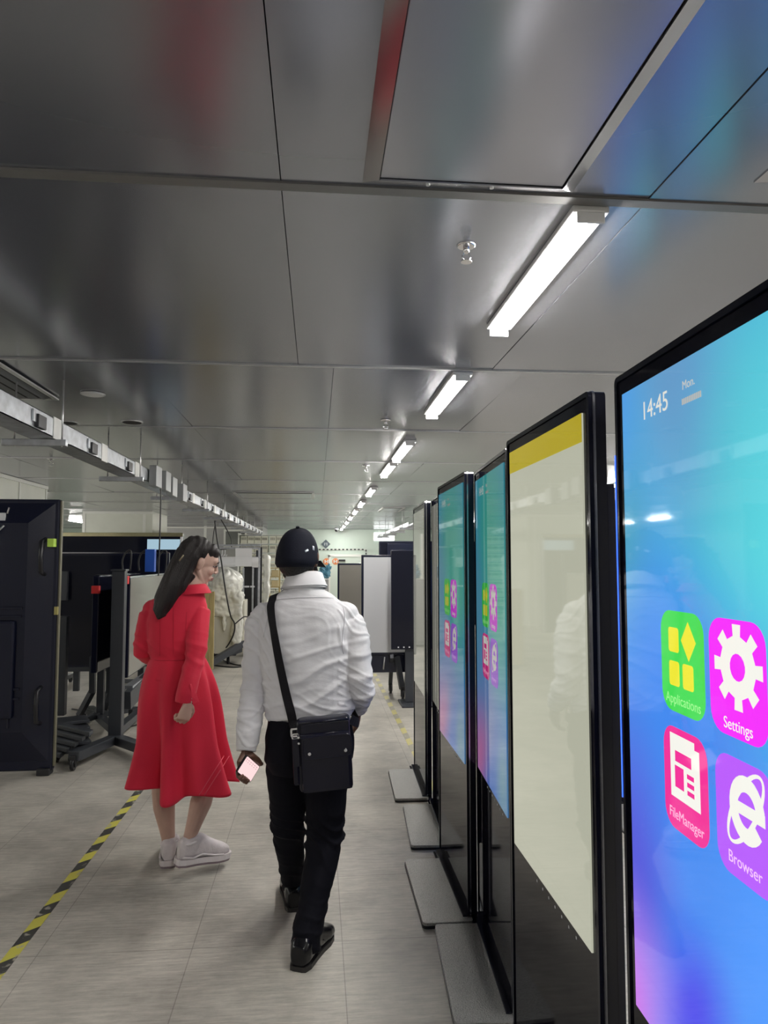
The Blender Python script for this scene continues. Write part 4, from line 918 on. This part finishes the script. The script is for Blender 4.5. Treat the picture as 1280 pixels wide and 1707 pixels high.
for px0, py0, px1, py1, wd in ((508.5, 919.5, 513.5, 916.5, .0045), (522, 910.5, 522.3, 917, .006)):
    a, n = on_mesh(cap, px0, py0, .001); c_, n2 = on_mesh(cap, px1, py1, .001)
    if a and c_: obj('cap_mark', MB().tube([a, (a+c_)/2+n*.0008, c_], [(.001, wd)]*3, 8, ref=n), mat('cap_mark_white', (.75, .78, .85), .5), cap)
    if a and c_ and wd > .005: obj('mark_centre', MB().tube([a.lerp(c_, .25)+n*.001, c_.lerp(a, .25)+n*.001], [(.001, .002)]*2, 8, ref=n), mat('cap_mark_blue', (.05, .12, .3), .5), cap)

# shirt
shm = mat('white_shirt_cloth', (.74, .72, .74), .8, bump=.05, bscale=90, stretch=(1, 1, 2.5))
s = MB()
torso(s, [(m_(506, 972, YM-.005), .066, .062), (m_(506, 982, YM-.005), .085, .07), (m_(507, 993), .125, .084), (m_(509, 1006), .165, .096), (m_(510, 1022), .190, .106), (m_(511, 1045), .205, .114), (m_(512, 1080), .200, .120), (m_(513, 1120), .188, .118), (m_(514, 1155), .184, .117), (m_(515, 1178), .190, .120), (m_(515.5, 1190), .178, .113), (m_(515.5, 1200), .165, .105)], 2.4)
s.ell(lsh+V((.030, 0, .010)), .072, .062, .062).ell(rsh+V((-.030, 0, .010)), .072, .064, .062).ell(lsh+V((.085, 0, .035)), .07, .06, .05).ell(rsh+V((-.085, 0, .035)), .07, .06, .05)
s.tube([lsh+V((.004, 0, -.01)), lsh+V((0, 0, -.02)), lsh.lerp(lel, .4), lel, lel.lerp(lwr, .5), lwr.lerp(lel, .1), lwr+V((-.001, -.004, -.022))], [.058, .063, .060, .050, .051, .049, .037], 20)
s.tube([rsh+V((-.004, 0, -.01)), rsh+V((0, 0, -.02)), rsh.lerp(rel, .4)+V((.006, 0, 0)), rel, rel+V((.010, .0, -.03)), rel.lerp(rwr, .75), rwr+(rwr-rel)*.02], [.058, .064, .064, .052, .050, .042, .036], 20)
def shirt_wr(p, n):
    x, z, y = p.x, p.z, p.y
    q = noise.noise(V((x*3, y*3, z*5)))
    d = .0
    # pulled folds crossing the back, rising towards the right armpit
    tt = z*13-x*3.2+q*1.6; k = max(0, ridge(tt)-.55)/.45
    band = math.exp(-((z-1.08)/.16)**2)*(.55+.45*sin(x*7+1))
    d += .0075*k*band
    tt = z*22+x*2+noise.noise(p*4)*2.0; k = max(0, ridge(tt)-.6)/.4
    d += .005*k*math.exp(-((z-.93)/.07)**2)
    tt = z*17+x*9+noise.noise(p*5)*2.2; d += .0050*max(0, ridge(tt)-.6)/.4*(1 if (x < lsh.x+.05 or x > rsh.x-.05) else .2)
    d += .004*noise.noise(p*9)+.0035*noise.noise(V((x*14, y*14, z*30)))
    return d
shirt = obj('shirt', remesh(s, .0055, 4, shirt_wr), shm, man); shirt['label'] = 'white long-sleeved shirt tucked in at the waist'
# collar band with fold, yoke seam, cuffs
cr = []
for z0, ax, ay, dy in ((-.012, .098, .082, -.004), (.02, .080, .070, .002), (.046, .072, .066, .006), (.053, .072, .066, .006), (.050, .078, .071, .006), (.016, .090, .080, .0), (-.004, .100, .086, -.004)):
    cr.append([m_(507, 978, YM)+V((ax*cos(2*pi*k/40), ay*sin(2*pi*k/40)+dy, z0-.014*sin(2*pi*k/40)+.006*cos(2*pi*k/40))) for k in range(40)])
obj('collar', MB().loft(cr, True, False), shm, shirt)
def seam(o, pts, wd, m, par, name, off=.0015, rel=True):
    P_ = []; 
    for (x, y) in pts:
        a, n = on_mesh(o, x, y, off)
        if a: P_.append(a)
    if len(P_) > 1: obj(name, MB().tube(P_, wd, 6), m, par)
shd = mat('seam_thread', (.60, .58, .61), .8)
seam(shirt, [(452+i*6.5, 1001-3.5*sin(i*pi/18)-(i*.15)) for i in range(20)], .0012, shd, shirt, 'yoke_seam')
seam(shirt, [(572+2*sin(i*.5), 1012+i*6) for i in range(14)], .0012, shd, shirt, 'sleeve_seam'); seam(shirt, [(449-1.4*i, 1020+i*6) for i in range(8)], .0012, shd, shirt, 'sleeve_seam')
dw = (lwr-lel).normalized(); c0 = lwr+V((-.001, -.004, -.022))
obj('cuff', MB().tube([c0-dw*.07, c0-dw*.065, c0+dw*.004, c0+dw*.006], [.040, .0435, .0405, .038], 24), shm, shirt)
dw = (rwr-rel).normalized(); obj('cuff', MB().tube([rwr-dw*.06, rwr-dw*.055, rwr, rwr+dw*.004], [.038, .041, .040, .037], 24), shm, shirt)
# trousers
trm = mat('black_trouser_cloth', (.0045, .0045, .008), .85, bump=.1, bscale=120, spec=.15)
t = MB()
torso(t, [(m_(515.5, 1184), .166, .108), (m_(516, 1200), .174, .112), (m_(516, 1230), .186, .122), (m_(515, 1262), .186, .125), (m_(514, 1285), .150, .11)], 2.5)
t.tube([lhip+V((.012, 0, -.02)), lhip.lerp(lkn, .35)+V((-.003, 0, 0)), lhip.lerp(lkn, .7), lkn, lkn.lerp(lan, .25), lkn.lerp(lan, .65), lan+V((0, .0, .01)), lan+V((0, .005, -.012))], [.100, .094, .082, .070, .068, .056, .048, .050], 22)
t.tube([rhip+V((-.010, 0, -.02)), rhip.lerp(rkn, .35), rhip.lerp(rkn, .7), rkn, rkn.lerp(ran, .25), rkn.lerp(ran, .65), ran+V((0, 0, .02)), ran+V((0, 0, -.02))], [.100, .096, .084, .073, .069, .060, .055, .058], 22)
def tr_wr(p, n):
    d = .006*noise.noise(V((p.x*9, p.y*9, p.z*14)))
    for zc in (lkn.z, ran.z+.05, rkn.z): d += .006*math.exp(-((p.z-zc)/.09)**2)*max(0, ridge(p.z*16+p.x*5+noise.noise(p*6)*1.4)-.5)*2
    return d
trous = obj('trousers', remesh(t, .006, 3, tr_wr), trm, man)
obj('belt', MB().loft([ring(m_(515.5, 1193), .172, .112, 40, 2.4), ring(m_(515.5, 1185), .170, .110, 40, 2.4)], True), mat('black_leather', (.006, .006, .016), .27, bump=.10, bscale=45, spec=.38), trous)
# shoes
lea = mat('polished_leather', (.006, .006, .008), .2, bump=.05, bscale=30, spec=.4); sol = mat('shoe_sole', (.02, .018, .018), .5)
def shoe(name, heel, d, pitch, m, ln=.29, wd=.050, up=.0, lab=None, par=man, hgt=.085, hs=1.12):
    """heel: rear end of the sole on the ground; d: toe direction; pitch: heel lift angle"""
    d = V((d[0], d[1], 0)).normalized(); sd = V((d.y, -d.x, 0)); Z = V((0, 0, 1))
    toe = heel+d*ln
    R = Matrix.Rotation(pitch, 3, sd)                       # tips the shoe forward about its toe
    T = lambda p: toe+R @ (p-toe)+Z*up
    mb = MB(); prof = [(0.0, .030, .020, .07), (.025, .042, .060, .088), (.09, .043, .092, .098), (.13, .043, .085, .092), (.17, .047, .062, .072), (.21, .052, .050, .056), (.25, .048, .042, .044), (.275, .036, .034, .034), (.289, .016, .026, .024)]
    rings = []
    for x, w_, h1, h2 in prof:
        w_ *= wd/.050; h2 *= hs; rg = []
        for k in range(20):
            a = 2*pi*k/20; sg = lambda q: abs(q)**.72*(1 if q > 0 else -1); yy = w_*sg(cos(a)); zz = .010+h2*.5+h2*.5*sg(sin(a)); rg.append(T(heel+d*(x*ln/.29)+sd*yy+Z*zz))
        rings.append(rg)
    mb.loft(rings); mb.tube([T(heel+d*.07+Z*.07), T(heel+d*.068+Z*(.07+hgt*.5))], [.040, .040], 18)
    o = obj(name, remesh(mb, .005, 3), m, par)
    ol = [];
    for x, w_ in ((-.004, .018), (.0, .032), (.03, .043), (.09, .043), (.15, .046), (.20, .053), (.24, .050), (.27, .038), (.288, .020), (.293, .004)): ol.append((x*ln/.29, w_*wd/.050*.97))
    loop = [(x, w_) for x, w_ in ol]+[(x, -w_) for x, w_ in reversed(ol)]
    mb = MB().prism([T(heel+d*x+sd*w_+Z*.0) for x, w_ in loop], R @ (Z*.018)); h2 = [(x, w_) for x, w_ in loop if x < .08]
    obj('sole', mb, sol if lab is None else lab, o); return o, T, d, sd
rh = atz(484, 1618, 0); rs, T, d, sd = shoe('shoe', V((ran.x, ran.y, 0))-rd.normalized()*.075+V((0, 0, .0)), (rd.x, rd.y), 0.0, lea, .30, .052)
obj('shoe_lace', MB().tube([ran+V((.03, .06, -.03)), ran+V((.055, .05, -.012)), ran+V((.075, .05, -.018))], .003, 6), blk, rs)
shoe('shoe', V((lan.x, lan.y, 0))-ld.normalized()*.075, (ld.x, ld.y), 0.0, lea, .30, .050)

# phone (a thing of its own, held in the left hand)
ph = thing('phone', 'phone with a lit pinkish-white screen in the man\'s left hand', 'phone', pc)
def prr(w_, h_, r_, off, th, m, name, par):
    return obj(name, MB().prism([pc+ph_u*a+ph_v*b2+ph_n*off for a, b2 in rrect(w_, h_, r_, 5)], ph_n*th), m, par)
prr(PLn, PWd, .009, -.004, .008, mat('phone_case', (.012, .012, .014), .35), 'phone_case', ph)
sc_ = prr(PLn-.008, PWd-.006, .007, .0041, .0006, mat('phone_screen', (.02, .02, .02), .1, emit=(.90, .62, .62), estr=.95), 'phone_screen', ph)
mb = MB()
for i in range(6):
    for j in range(2): q = pc-ph_u*(PLn*.40-i*.022)-ph_v*(PWd*.34-j*.008); mb.obox(q+ph_n*.005, ph_u*(.006-.002*j), ph_v*.0014, ph_n*.0002)
obj('screen_rows', mb, mat('phone_grey', (.02, .02, .02), .3, emit=(.5, .35, .36), estr=.8), ph)

# shoulder bag
lth = MAT['black_leather']; stud = mat('steel_stud', (.75, .75, .78), .15, 1)
bc = m_(541, 1254, YM-.175); bx = V((.150, 0, .012)).normalized(); bz = V((-.06, -.07, 1)).normalized(); by = bz.cross(bx).normalized()
if by.y < 0: by = -by
bag = thing('shoulder_bag', 'black leather messenger bag with two-stud flap hanging at the man\'s right hip', 'bag', bc)
hw, hh = .106, .142
def bb(c, a, b2, c2, bev=.01): return MB().obox(c, bx*a, by*b2, bz*c2, bev)
obj('bag_body', remesh(bb(bc, hw, .036, hh, .018), .005, 3, lambda p, n: .003*noise.noise(p*14)), lth, bag)
obj('zip_panel', bb(bc+bz*(hh*.78)-by*.038+bx*.006, hw*.90, .006, hh*.16, .005), lth, bag)
fp = obj('front_pocket', bb(bc-bz*(hh*.16)-by*.042+bx*.006, hw*.93, .016, hh*.80, .014), lth, bag)
fl = obj('pocket_flap', MB().prism([bc+bz*(hh*.30)-by*.066+bx*.012+bx*a+bz*b2 for a, b2 in rrect(hw*1.80, hh*.62, .022, 6)], by*.007), lth, bag)
obj('flap_piping', MB().tube([bc+bz*(hh*.30)-by*.066+bx*.012+bx*a+bz*b2 for a, b2 in rrect(hw*1.78, hh*.60, .022, 6)]+[bc+bz*(hh*.30)-by*.066+bx*.012+bx*(hw*.89)+bz*(hh*.30-.022)], .0022, 6), lth, fl)
for k in (-1, 1):
    q = bc+bz*(hh*.16)-by*.067+bx*(.012+k*.070*1.0); obj('stud', MB().cyl(q, q-by*.005, .0075, 18, .006), stud, fl)
mb = MB().tube([bc+bz*(hh*.96)-by*.044-bx*hw*.86, bc+bz*(hh*.96)-by*.044+bx*hw*.94], .0045, 8)
mb.tube([bc+bz*(hh*.62)-by*.045-bx*hw*.86, bc+bz*(hh*.62)-by*.045+bx*hw*.94], .0045, 8); obj('piping', mb, lth, bag)
side = bc-bx*(hw+.004)
obj('side_pocket', MB().obox(side-bz*(hh*.12)-bx*.004, bx*.012, by*.030, bz*(hh*.66), .008), lth, bag)
for z_ in (.60, .44): q = bc-bx*hw*.92+bz*hh*z_-by*.05; obj('rivet', MB().cyl(q, q-by*.006, .006, 14, .004), stud, bag)
# strap across the back and over the left shoulder
sb = _bv.get(shirt.name) or (on_mesh(shirt, 500, 1100, 0), _bv[shirt.name])[1]
pts = []
for x, y in [(452, 1010), (454, 1030), (459, 1062), (465, 1097), (472, 1132), (479, 1163), (485, 1186), (489, 1204)]:
    a, n = on_mesh(shirt, x, y, .005)
    if a is None or y > 1190: a2, n2 = on_mesh(trous, x, y, .008); a, n = (a2, n2) if a is None or (a2 is not None and a2.y < a.y) else (a, n)
    if a is not None: pts.append(a+V((0, -.003, 0)))
x0 = pts[0].x; over = []
for dx, dy in ((.004, -.055), (.008, -.02), (.014, .02), (.02, .055), (.026, .08)):
    h = sb.ray_cast(V((x0+dx, YM+dy, 2.2)), V((0, 0, -1)))
    if h[0] is not None: over.append(h[0]+V((0, 0, .006)))
frontp = []
for k in range(1, 9):
    u = k/9; fx = x0+.03+(bc.x+.11-x0-.03)*u; fz = over[-1].z-.03+(bc.z+.16-over[-1].z)*u
    h = sb.ray_cast(V((fx, YM+1, fz)), V((0, -1, 0)))
    if h[0] is not None: frontp.append(h[0]+V((0, .006, 0)))
end = bc-bx*(hw+.002)+bz*hh*.55-by*.01
line = [bc+bx*(hw+.004)+bz*hh*.85, m_(597, 1202, YM-.01)]+frontp[::-1]+over[::-1]+pts+[pts[-1].lerp(end, .5)+V((0, -.012, 0)), end]
def spline(P, k=6):
    out = []
    for i in range(len(P)-1):
        a, b_, c, d = P[max(i-1, 0)], P[i], P[i+1], P[min(i+2, len(P)-1)]
        for j in range(k):
            u = j/k; out.append(.5*((2*b_)+(c-a)*u+(2*a-5*b_+4*c-d)*u*u+(3*b_-a-3*c+d)*u**3))
    return out+[P[-1]]
line = spline(line)
cen = m_(512, 1080, YM); rings = []
for i, p in enumerate(line):
    tg = (line[min(i+1, len(line)-1)]-line[max(i-1, 0)]).normalized(); o_ = V((p.x-cen.x, (p.y-cen.y)*1.5, max(0, (p.z-1.28))*3)); n = (o_-tg*o_.dot(tg)).normalized(); sdv = tg.cross(n)
    wd = .019; rings.append([p+sdv*wd+n*.0018, p-sdv*wd+n*.0018, p-sdv*wd-n*.0015, p+sdv*wd-n*.0015])
obj('strap', MB().loft(rings, False, True), mat('strap_webbing', (.008, .007, .010), .7, bump=.2, bscale=300, spec=.25), bag)
q = end-by*.018+bz*.02; o1 = [q+bx*a+bz*b2 for a, b2 in rrect(.042, .036, .008)]; i1 = [q+bx*a+bz*b2 for a, b2 in rrect(.028, .022, .004)]
obj('buckle', MB().ringprism(o1, i1, by*.005), stud, bag)
obj('strap_tab', MB().obox(side+bz*(hh*.15)-by*.034, bx*.013, by*.003, bz*.055, .002), lth, bag)
obj('strap_ring', MB().ringprism([side+bz*(hh*.60)-by*.036+bx*a+bz*b2 for a, b2 in rrect(.030, .024, .008)], [side+bz*(hh*.60)-by*.036+bx*a+bz*b2 for a, b2 in rrect(.021, .015, .005)], by*.005), stud, bag)
# ------------------------------------------------------------------ the woman
YW = 3.80
def w_(px, py, Y=YW): return W(px, py, Y)
wom = thing('person', 'woman with long dark hair in a long red coat and white sneakers', 'person', (w_(300, 1300).x, YW, 0))
hc = w_(333, 938, YW+.02)
hf = V((1, .30, -.36)); hu = V((.30, .05, 1))
b = MB(); PWm, F_, R_, U_ = head(b, hc, hf, hu, .98, False)
b.tube([hc+V((-.03, 0, -.03)), w_(324, 970, YW), w_(312, 992, YW-.01)], [.054, .047, .056], 16)
lsh, lel, lwr = w_(250, 1018, YW), w_(238, 1088, YW+.02), w_(262, 1100, YW+.24)
rsh, rel, rwr = w_(333, 1014, YW-.01), w_(326, 1094, YW-.12), w_(314, 1172, YW-.235)
torso(b, [(w_(312, 988), .045, .045), (w_(296, 1018), .10, .06), (w_(294, 1050), .125, .085), (w_(294, 1090), .105, .08), (w_(298, 1130), .145, .10), (w_(302, 1165), .155, .11), (w_(303, 1200), .12, .10)])
for sh, el_, wr in ((lsh, lel, lwr), (rsh, rel, rwr)): b.tube([sh+V((0, 0, -.02)), sh.lerp(el_, .4), el_, el_.lerp(wr, .35), wr], [.036, .035, .030, .030, .022], 14)
hand(b, rwr, w_(304, 1204, YW-.25)-rwr, (-.6, .6, -.1), (.4, .8, .2), 1.15, .165, sc=.92)
hand(b, lwr, V((.3, .4, -.1)), (0, -.3, -1), (.6, -.3, 0), .7, .165, sc=.92)
lkn, lan = w_(270, 1318, YW+.04), w_(282, 1407, YW+.07); rkn, ran = w_(343, 1312, YW-.02), w_(316, 1396, 3.72)
for hp_, kn, an in ((w_(282, 1190), lkn, lan), (w_(325, 1190), rkn, ran)):
    b.tube([hp_, hp_.lerp(kn, .45), kn, kn.lerp(an, .3), kn.lerp(an, .7), an, an+V((0, 0, -.04))], [.078, .068, .052, .055, .040, .031, .032], 16)
lfd, rfd = V((-.12, 1, 0)), V((1, .55, 0))
footb(b, lan, lfd, .0, .7); footb(b, ran, rfd, .0, .7)
obj('body', remesh(b, .0040, 3), skin_w, wom)
hairw = mat('long_dark_hair', (.014, .009, .008), .40, bump=.6, bscale=70, stretch=(6, 6, .6), spec=.35)
face_parts(wom, PWm, F_, R_, U_, .98, mat('lip_rose', (.42, .10, .10), .35), hairw, True)
# hair: skull cap swept back, gathered, long tail falling over the left shoulder blade
h = MB()
h.ell(PWm(-.036, 0, .046), .092, .080, .086, F_, R_, U_, 26, 16); h.ell(PWm(.022, 0, .070), .058, .066, .050, F_, R_, U_, 20, 12)
h.ell(PWm(-.058, 0, -.010), .058, .070, .068, F_, R_, U_, 20, 12)
tp = [w_(328, 912, YW-.005), w_(315, 926, YW-.035), w_(300, 950, YW-.07), w_(286, 975, YW-.105), w_(274, 1000, YW-.125), w_(266, 1018, YW-.13), w_(270, 1030, YW-.132)]
h.tube(tp, [(.05, .06), (.056, .068), (.046, .064), (.040, .057), (.032, .050), (.026, .034), (.018, .022)], 22, ref=(0, 1, 0))
h.tube([w_(318, 955, YW-.06), w_(300, 975, YW-.09), w_(282, 1000, YW-.12), w_(272, 1026, YW-.128)], [(.03, .03), (.034, .036), (.028, .032), (.010, .012)], 16, ref=(0, 1, 0))
axis = (tp[5]-tp[1]).normalized(); cr_ = axis.cross(V((0, 1, 0))).normalized()
def hair_d(p, n):
    s_ = (p-tp[0]).dot(cr_); l_ = (p-tp[0]).dot(axis)
    return .0055*ridge(s_*30+noise.noise(V((s_*10, p.y*10, l_*3)))*1.2+p.y*12)-.002+.0015*noise.noise(V((s_*120, p.y*60, l_*8)))
obj('hair', remesh(h, .0045, 3, hair_d), hairw, wom)
obj('hair_clip', MB().tube([w_(299, 935, YW-.115), w_(306, 925, YW-.11)], .004, 8), mat('clip_gold', (.35, .28, .18), .3, .8), wom)
# coat
redc = mat('red_wool_coat', (.66, .010, .042), .75, bump=.10, bscale=220, sheen=.08)
c = MB()
torso(c, [(w_(318, 975, YW), .062, .058), (w_(314, 984, YW), .085, .066), (w_(304, 991), .110, .080), (w_(297, 1002), .140, .088), (w_(293, 1035), .152, .102), (w_(293, 1065), .142, .100), (w_(294, 1096), .130, .094), (w_(296, 1115), .142, .102), (w_(297, 1130), .158, .115)], 2.3)
c.ell(lsh+V((.022, 0, .006)), .060, .052, .052).ell(rsh+V((-.022, 0, .006)), .060, .054, .054).ell(lsh+V((.06, 0, .022)), .06, .055, .042).ell(rsh+V((-.06, 0, .022)), .06, .055, .042)
c.tube([lsh+V((.0, 0, -.005)), lsh+V((0, 0, -.015)), lsh.lerp(lel, .5), lel, lel.lerp(lwr, .3), lel.lerp(lwr, .85)], [.050, .054, .054, .049, .046, .044], 20)
cu_ = w_(309, 1160, YW-.215)
c.tube([rsh+V((0, 0, -.005)), rsh+V((0, 0, -.015)), rsh.lerp(rel, .5), rel, rel.lerp(cu_, .5), cu_, cu_+V((-.002, 0, -.03))], [.050, .056, .056, .050, .046, .047, .049], 20)
def coat_d(p, n):
    d = .003*noise.noise(p*7)
    for cc, a in ((lel, .010), (rel, .008)):
        k = math.exp(-((p-cc).length/.10)**2); d += a*k*(max(0, ridge(p.z*17+p.x*8+noise.noise(p*5)*1.3)-.4)*1.6)
    k = math.exp(-((p.z-w_(0, 1096).z)/.022)**2); d -= .004*k
    return d
me = remesh(c, .0055, 4, coat_d)
coat = obj('coat', me, redc, wom); coat['label'] = 'long red coat fitted at the waist with a flared skirt'
# flared skirt of the coat, a thin folded shell
rows, cols = 44, 200; top_c, bot_c = w_(296, 1096), w_(307, 1322); rg_o, rg_i = [], []
for i in range(rows+1):
    t_ = i/rows; cx = top_c.x+(bot_c.x-top_c.x)*t_**1.1; cy = YW+.01*t_; z = top_c.z+(bot_c.z-top_c.z)*t_
    fl = t_**.85; ax = .137+(.250-.137)*fl+.030*sin(pi*min(1, t_*1.6))*(1-t_); ay = .098+(.215-.098)*fl; ro, ri = [], []
    for k in range(cols):
        a = 2*pi*k/cols; am = .003+.066*t_**1.1
        f_ = sin(a*7+.9)*.55+sin(a*11+2.1+t_*.4)*.35+sin(a*4-1.1)*.35; f_ = f_ if f_ > 0 else f_*1.25
        r_ = 1+f_*am/.2
        hem = (-.030*sin(a*1-.9)-.012*sin(a*7+.9))*t_**6+(.15 if cos(a) < 0 else .03)*cos(a)**2*t_**3
        p = V((cx+ax*r_*cos(a), cy+ay*r_*sin(a), z+hem)); ro.append(p); ri.append(V((cx+(ax*r_-.004)*cos(a), cy+(ay*r_-.004)*sin(a), z+hem)))
    rg_o.append(ro); rg_i.append(ri)
mb = MB().loft(rg_o+rg_i[::-1], True, False)
skirt = obj('coat_skirt', mb, redc, coat)
for o_ in (0, 9): seam(skirt, [(321+o_+i*5.2, 1342-i*8.0-i*i*.02) for i in range(11)], .0022, mat('pink_stitching', (.72, .08, .12), .6), skirt, 'diagonal_stitching')
obj('waist_seam', MB().tube([V((top_c.x+.138*cos(a), YW+.099*sin(a), top_c.z-.002)) for a in [2*pi*k/48 for k in range(49)]], .0022, 6), mat('red_seam', (.50, .008, .030), .8), coat)
# collar, back seams, sleeve slit edge
cr = []
for z0, ax, ay in ((-.012, .080, .070), (.008, .062, .058), (.018, .057, .055), (.021, .062, .059), (.006, .076, .070), (-.026, .094, .086)):
    cr.append([w_(322, 982, YW)+V((ax*cos(2*pi*k/40), ay*sin(2*pi*k/40), z0+.006*cos(2*pi*k/40)-.004*sin(2*pi*k/40))) for k in range(40)])
obj('collar', MB().loft(cr, True, False), redc, coat)
rsm = MAT['red_seam']
for pts_ in ([(266+.9*sin(i*.3), 1030+i*7) for i in range(10)], [(311-1.2*sin(i*.3), 1020+i*8) for i in range(10)], [(289, 1000+i*9) for i in range(11)]): seam(coat, pts_, .0009, rsm, coat, 'back_seam')
obj('button', MB().cyl(w_(347.5, 1018, YW+.02), w_(349, 1018, YW+.02), .008, 12), blk, coat)
sl = cu_+V((.030, -.03, .05)); obj('sleeve_flap', MB().loft([[cu_+V((.026, -.030, .06)), cu_+V((.034, .0, .06)), cu_+V((.031, .002, .06)), cu_+V((.022, -.028, .06))], [cu_+V((.036, -.030, 0)), cu_+V((.056, .0, 0)), cu_+V((.053, .003, 0)), cu_+V((.032, -.027, 0))], [cu_+V((.040, -.028, -.035)), cu_+V((.066, .004, -.03)), cu_+V((.063, .007, -.03)), cu_+V((.036, -.025, -.035))]], False), redc, coat)
# sneakers
snk = mat('white_sneaker', (.66, .60, .60), .5, bump=.3, bscale=60, var=.06, vscale=30); sns = mat('sneaker_midsole', (.70, .64, .64), .45, bump=.2, bscale=30)
def sneaker(an, d, pitch, up):
    d = V((d[0], d[1], 0)).normalized(); heel = V((an.x, an.y, 0))-d*.060
    o, T, d, sd = shoe('sneaker', heel+V((0, 0, .02)), (d.x, d.y), pitch, snk, .265, .044, up, sns, wom, .09, 1.22); Z = V((0, 0, 1)); R = Matrix.Rotation(pitch, 3, sd)
    ol = [(-.012, .018), (-.004, .036), (.03, .046), (.09, .041), (.14, .043), (.19, .053), (.23, .048), (.26, .034), (.274, .014)]; loop = ol+[(x, -w2) for x, w2 in reversed(ol)]
    T2 = lambda p: T(p-V((0, 0, 0)))
    obj('midsole', MB().prism([T(heel+d*x+sd*w2*1.0+Z*.012) for x, w2 in loop], R @ (Z*.026)), sns, o)
    obj('outsole', MB().prism([T(heel+d*(x*.97+.003)+sd*w2*.93+Z*.001) for x, w2 in loop], R @ (Z*.011)), mat('outsole_mauve', (.24, .18, .20), .6), o)
    mb = MB()
    for i in range(5):
        q = heel+d*(.115+i*.022)+Z*(.132-.017*i); mb.tube([T(q-sd*.024-Z*.006), T(q+Z*.003), T(q+sd*.024-Z*.006)], .0032, 6)
    obj('laces', mb, ct, o)
    for sgn in (-1, 1):
        mb = MB().tube([T(heel+d*x+sd*sgn*(w2)+Z*z2) for x, w2, z2 in ((.01, .041, .05), (.06, .044, .042), (.11, .041, .055), (.17, .049, .044), (.22, .047, .040))], .005, 8); obj('side_wave', mb, sns, o)
    cz_ = V((an.x, an.y, T(heel+Z*.108).z)); obj('ankle_collar', MB().tube([cz_+V((.040*cos(2*pi*k/20), .040*sin(2*pi*k/20), .006*sin(2*pi*k/20+1))) for k in range(21)], .007, 8), sns, o)
    obj('heel_tab', MB().obox(T(heel+d*.012+Z*.078), d*.006, sd*.018, R @ (Z*.022), .004), sns, o)
sneaker(lan, lfd, 0.0, 0.0); sneaker(ran, rfd, -.08, .035)
